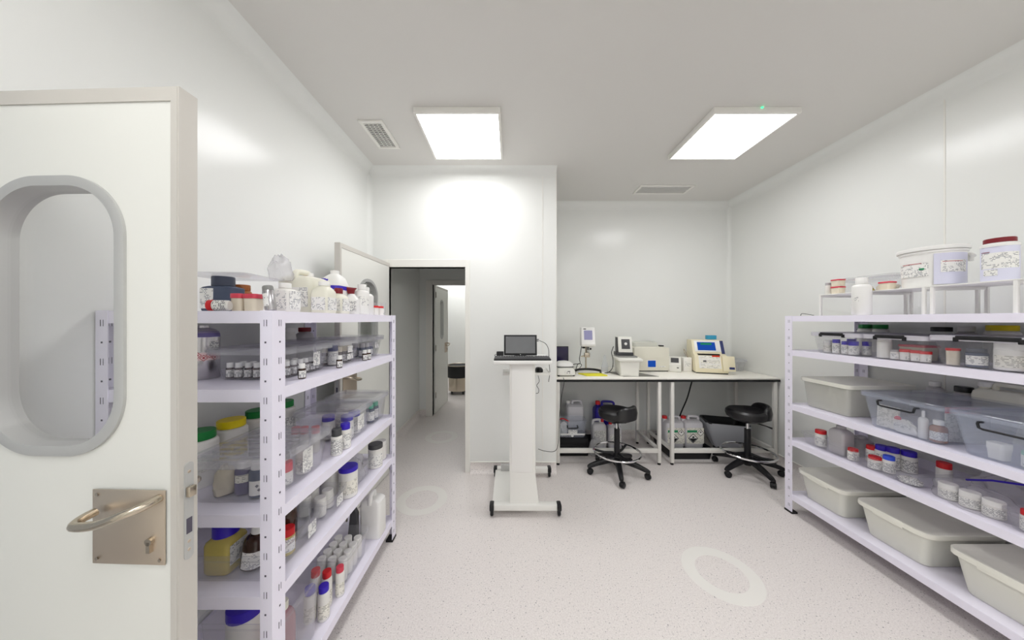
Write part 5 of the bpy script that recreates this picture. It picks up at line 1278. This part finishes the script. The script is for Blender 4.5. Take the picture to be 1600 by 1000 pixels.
ob('pouch', bag_blob(.035, .10, .075, 72, 14, .15), 'body_white', t)
ob('card', G().box(-.022, -.020, -.035, .035, .03, .055), 'label_print', t)
ob('red_tip', bag_blob(.02, .03, .02, 73, 10, .15), 'lid_pinkred', t, loc=(-.005, .03, .068))
bottle('wash_bottle', 'slim translucent wash bottle with a nozzle in the papers box', 'bottle', 2.27, 1.617, S3 + .005, .018, .15, 'white_plastic', 'white_plastic', .2, .35, .2)
bottle('amber_bottle', 'brown glass bottle with white cap and label in the papers box', 'bottle', 2.282, 1.568, S3 + .005, .030, .115, 'amber_light', 'cap_white', .2, .6, .25, (.12, .5, 'label_dense'), face=atan2(-1.568, -2.282))
tag(ob('paper_sheet', G().box(-.10, .10, -.003, .003, 0, .15), 'label_faint', None, 0, loc=(2.42, 1.558, S3 + .006), rot=(0, 0, -.12)), 'upright printed sheet behind the brown bottle', 'paper')
tag(ob('red_folder', G().box(-.09, .09, -.006, .006, 0, .172), 'cap_red', None, .002, loc=(2.46, 1.60, S3 + .006)), 'red folder standing behind the printed sheet in the papers box', 'folder')
lidded_pot('squat cream jar with a white lid in the box at the right edge', 2.285, 1.375, S3 + .005, .055, .055, .075, 'body_white', 'cap_white', None, .4)
bottle('cream_jar', 'squat white jar with a mint green lid in the box at the right edge', 'jar', 2.29, 1.282, S3 + .005, .033, .07, 'body_white', 'cap_mint', .22, 1.0, .05, (.15, .6, 'label_print'))
bottle('solvent_bottle', 'grey bottle with white cap at the back of the right rack third shelf', 'bottle', 2.715, yx(1461, 2.715), S3, .04, .26, 'body_grey', 'cap_white', .1, .6, .2)
bottle('solvent_bottle', 'bottle with a black cap at the back of the right rack third shelf', 'bottle', 2.715, yx(1506, 2.715), S3, .045, .255, 'body_grey', 'black_plastic', .12, .75, .2)
jerrycan('jerrycan', 'pale jerrycan at the back of the third shelf by the right edge', 2.715, yx(1568, 2.715), S3, .20, .09, .30, 'cream_bottle', 'cap_white', radians(-90), capx=-.6)

# ------------------------------------------------------------------ right rack, fourth shelf
tub('open_tray', 'open clear tray with a grey jug, far end of the right rack fourth shelf', 2.225, 2.60, 1.965, 2.25, S4, .085, 'clear_plastic', None, taper=.010, cat='tray', group='open trays on the right rack')
bottle('reagent_jar', 'white jar with a dark red cap in the far tray of the fourth shelf', 'jar', 2.285, 2.165, S4 + .005, .032, .115, 'body_white', 'cap_red', .2, .95, .06, (.1, .6, 'label_print'))
bottle('grey_jug', 'large pale grey square bottle in the far tray of the fourth shelf', 'bottle', 2.30, 2.045, S4 + .005, .06, .19, 'body_grey', 'body_grey', .08, .4, .2, sq=(.085, .10))
bottle('grey_jug', 'lower pale grey bottle behind the large grey one', 'bottle', 2.43, 2.04, S4 + .005, .05, .12, 'body_grey', 'body_grey', .1, .6, .2, sq=(.10, .09))
tub('open_tray', 'open clear tray of red and blue capped jars on the right rack fourth shelf', 2.225, 2.60, 1.615, 1.93, S4, .085, 'clear_plastic', None, taper=.010, cat='tray', group='open trays on the right rack')
for (px, py, X, r_, h_, cp, lab) in ((1333, 0, 2.27, .026, .075, 'cap_red', 'white jar with red cap at the far front of the jar tray'), (1367, 0, 2.275, .030, .075, 'cap_red', 'white jar with red cap at the near front of the jar tray'),
                                     (1362, 0, 2.36, .026, .105, 'cap_red', 'white jar with red cap in the middle of the jar tray'), (1378, 0, 2.37, .030, .125, 'cap_blue', 'white jar with dark blue cap in the jar tray, left one'),
                                     (1395, 0, 2.385, .030, .13, 'cap_blue', 'white jar with dark blue cap in the jar tray, right one'), (1389, 0, 2.30, .026, .10, 'cap_lightblue', 'white bottle with light blue cap in the jar tray'), (1420, 0, 2.43, .034, .125, 'cap_blue', 'pale jar with blue cap at the near end of the jar tray')):
    bottle('reagent_jar', lab, 'jar', X, yx(px, X), S4 + .005, r_, h_, 'body_white', cp, .22, .92, .08, (.08, .6, 'label_dense'), group='jars in the fourth shelf tray')
tag(ob('sachet', bag_blob(.07, .09, .03, 77, 14, .2), 'label_dense', None, loc=(2.275, 1.672, S4 + .006)), 'printed foil sachet at the near corner of the jar tray', 'sachet')
tag(ob('plastic_bag', bag_blob(.17, .29, .11, 78, 22, .10), 'bag_clear', None, loc=(2.305, 1.455, S4)), 'clear bag stuffed with white tubs on the fourth shelf', 'bag')
for i, y in enumerate((1.535, 1.462, 1.39)):
    bottle('cream_tub', ('white tub at the far end of the stuffed clear bag', 'white tub in the middle of the stuffed clear bag', 'white tub at the near end of the stuffed clear bag')[i], 'tub', 2.285, y, S4 + .001, .032, .078, 'body_white', 'cap_white', .3, .98, .04, (.1, .6, 'label_dense'), group='white tubs in the clear bag')
t = thing('zip_bag', 'clear zip bag with a violet seal slumped behind the stuffed bag', 'bag', (2.515, 1.475, S4 + .0006))
ob('film', bag_blob(.20, .24, .14, 79, 22, .2), 'bag_film', t)
ob('zip_seal', G().tube([(-.105, .08, .085), (-.10, 0.0, .125), (-.03, -.08, .14)], .005, 8), 'cap_blue', t)
bottle('reagent_jar', 'jar with bright red cap behind the stuffed bag on the fourth shelf', 'jar', 2.45, 1.662, S4 + .005, .028, .12, 'body_white', 'cap_red', .25, .95, .06)
tub('open_tray', 'open clear tray of red-capped jars at the right edge of the fourth shelf', 2.225, 2.55, 1.09, 1.33, S4, .085, 'clear_plastic', None, taper=.010, cat='tray', group='open trays on the right rack')
for (x, y, lab) in ((2.275, 1.285, 'white jar with bright red cap at the far end of the right-edge tray'), (2.272, 1.225, 'white jar with bright red cap at the near end of the right-edge tray'), (2.345, 1.26, 'white jar with red cap behind the others in the right-edge tray')):
    bottle('reagent_jar', lab, 'jar', x, y, S4 + .005, .026, .09, 'body_white', 'cap_red', .25, .95, .06, (.06, .65, 'label_dense'), group='jars in the right-edge tray')
bottle('solvent_bottle', 'grey tub at the back of the fourth shelf behind the bags', 'tub', 2.695, 1.50, S4, .055, .17, 'body_grey', 'body_grey', .1, .9)

# ------------------------------------------------------------------ right rack, bottom shelf
for i, (y0, y1, lab) in enumerate(((1.985, 2.285, 'translucent lidded storage bin farthest along the right rack bottom shelf'), (1.585, 1.895, 'translucent lidded storage bin in the middle of the right rack bottom shelf'), (1.175, 1.495, 'translucent lidded storage bin nearest on the right rack bottom shelf'))):
    bn = tub('storage_bin', lab, 2.245, 2.70, y0, y1, S5, .19, 'milky_dense', 'lid_milk', .022, .035, .012, group='translucent bins on the right rack bottom shelf')
    ob('lid_latch', G().box(-.247, -.240, -.07, .07,   .165, .204), 'lid_milk', bn, .002)
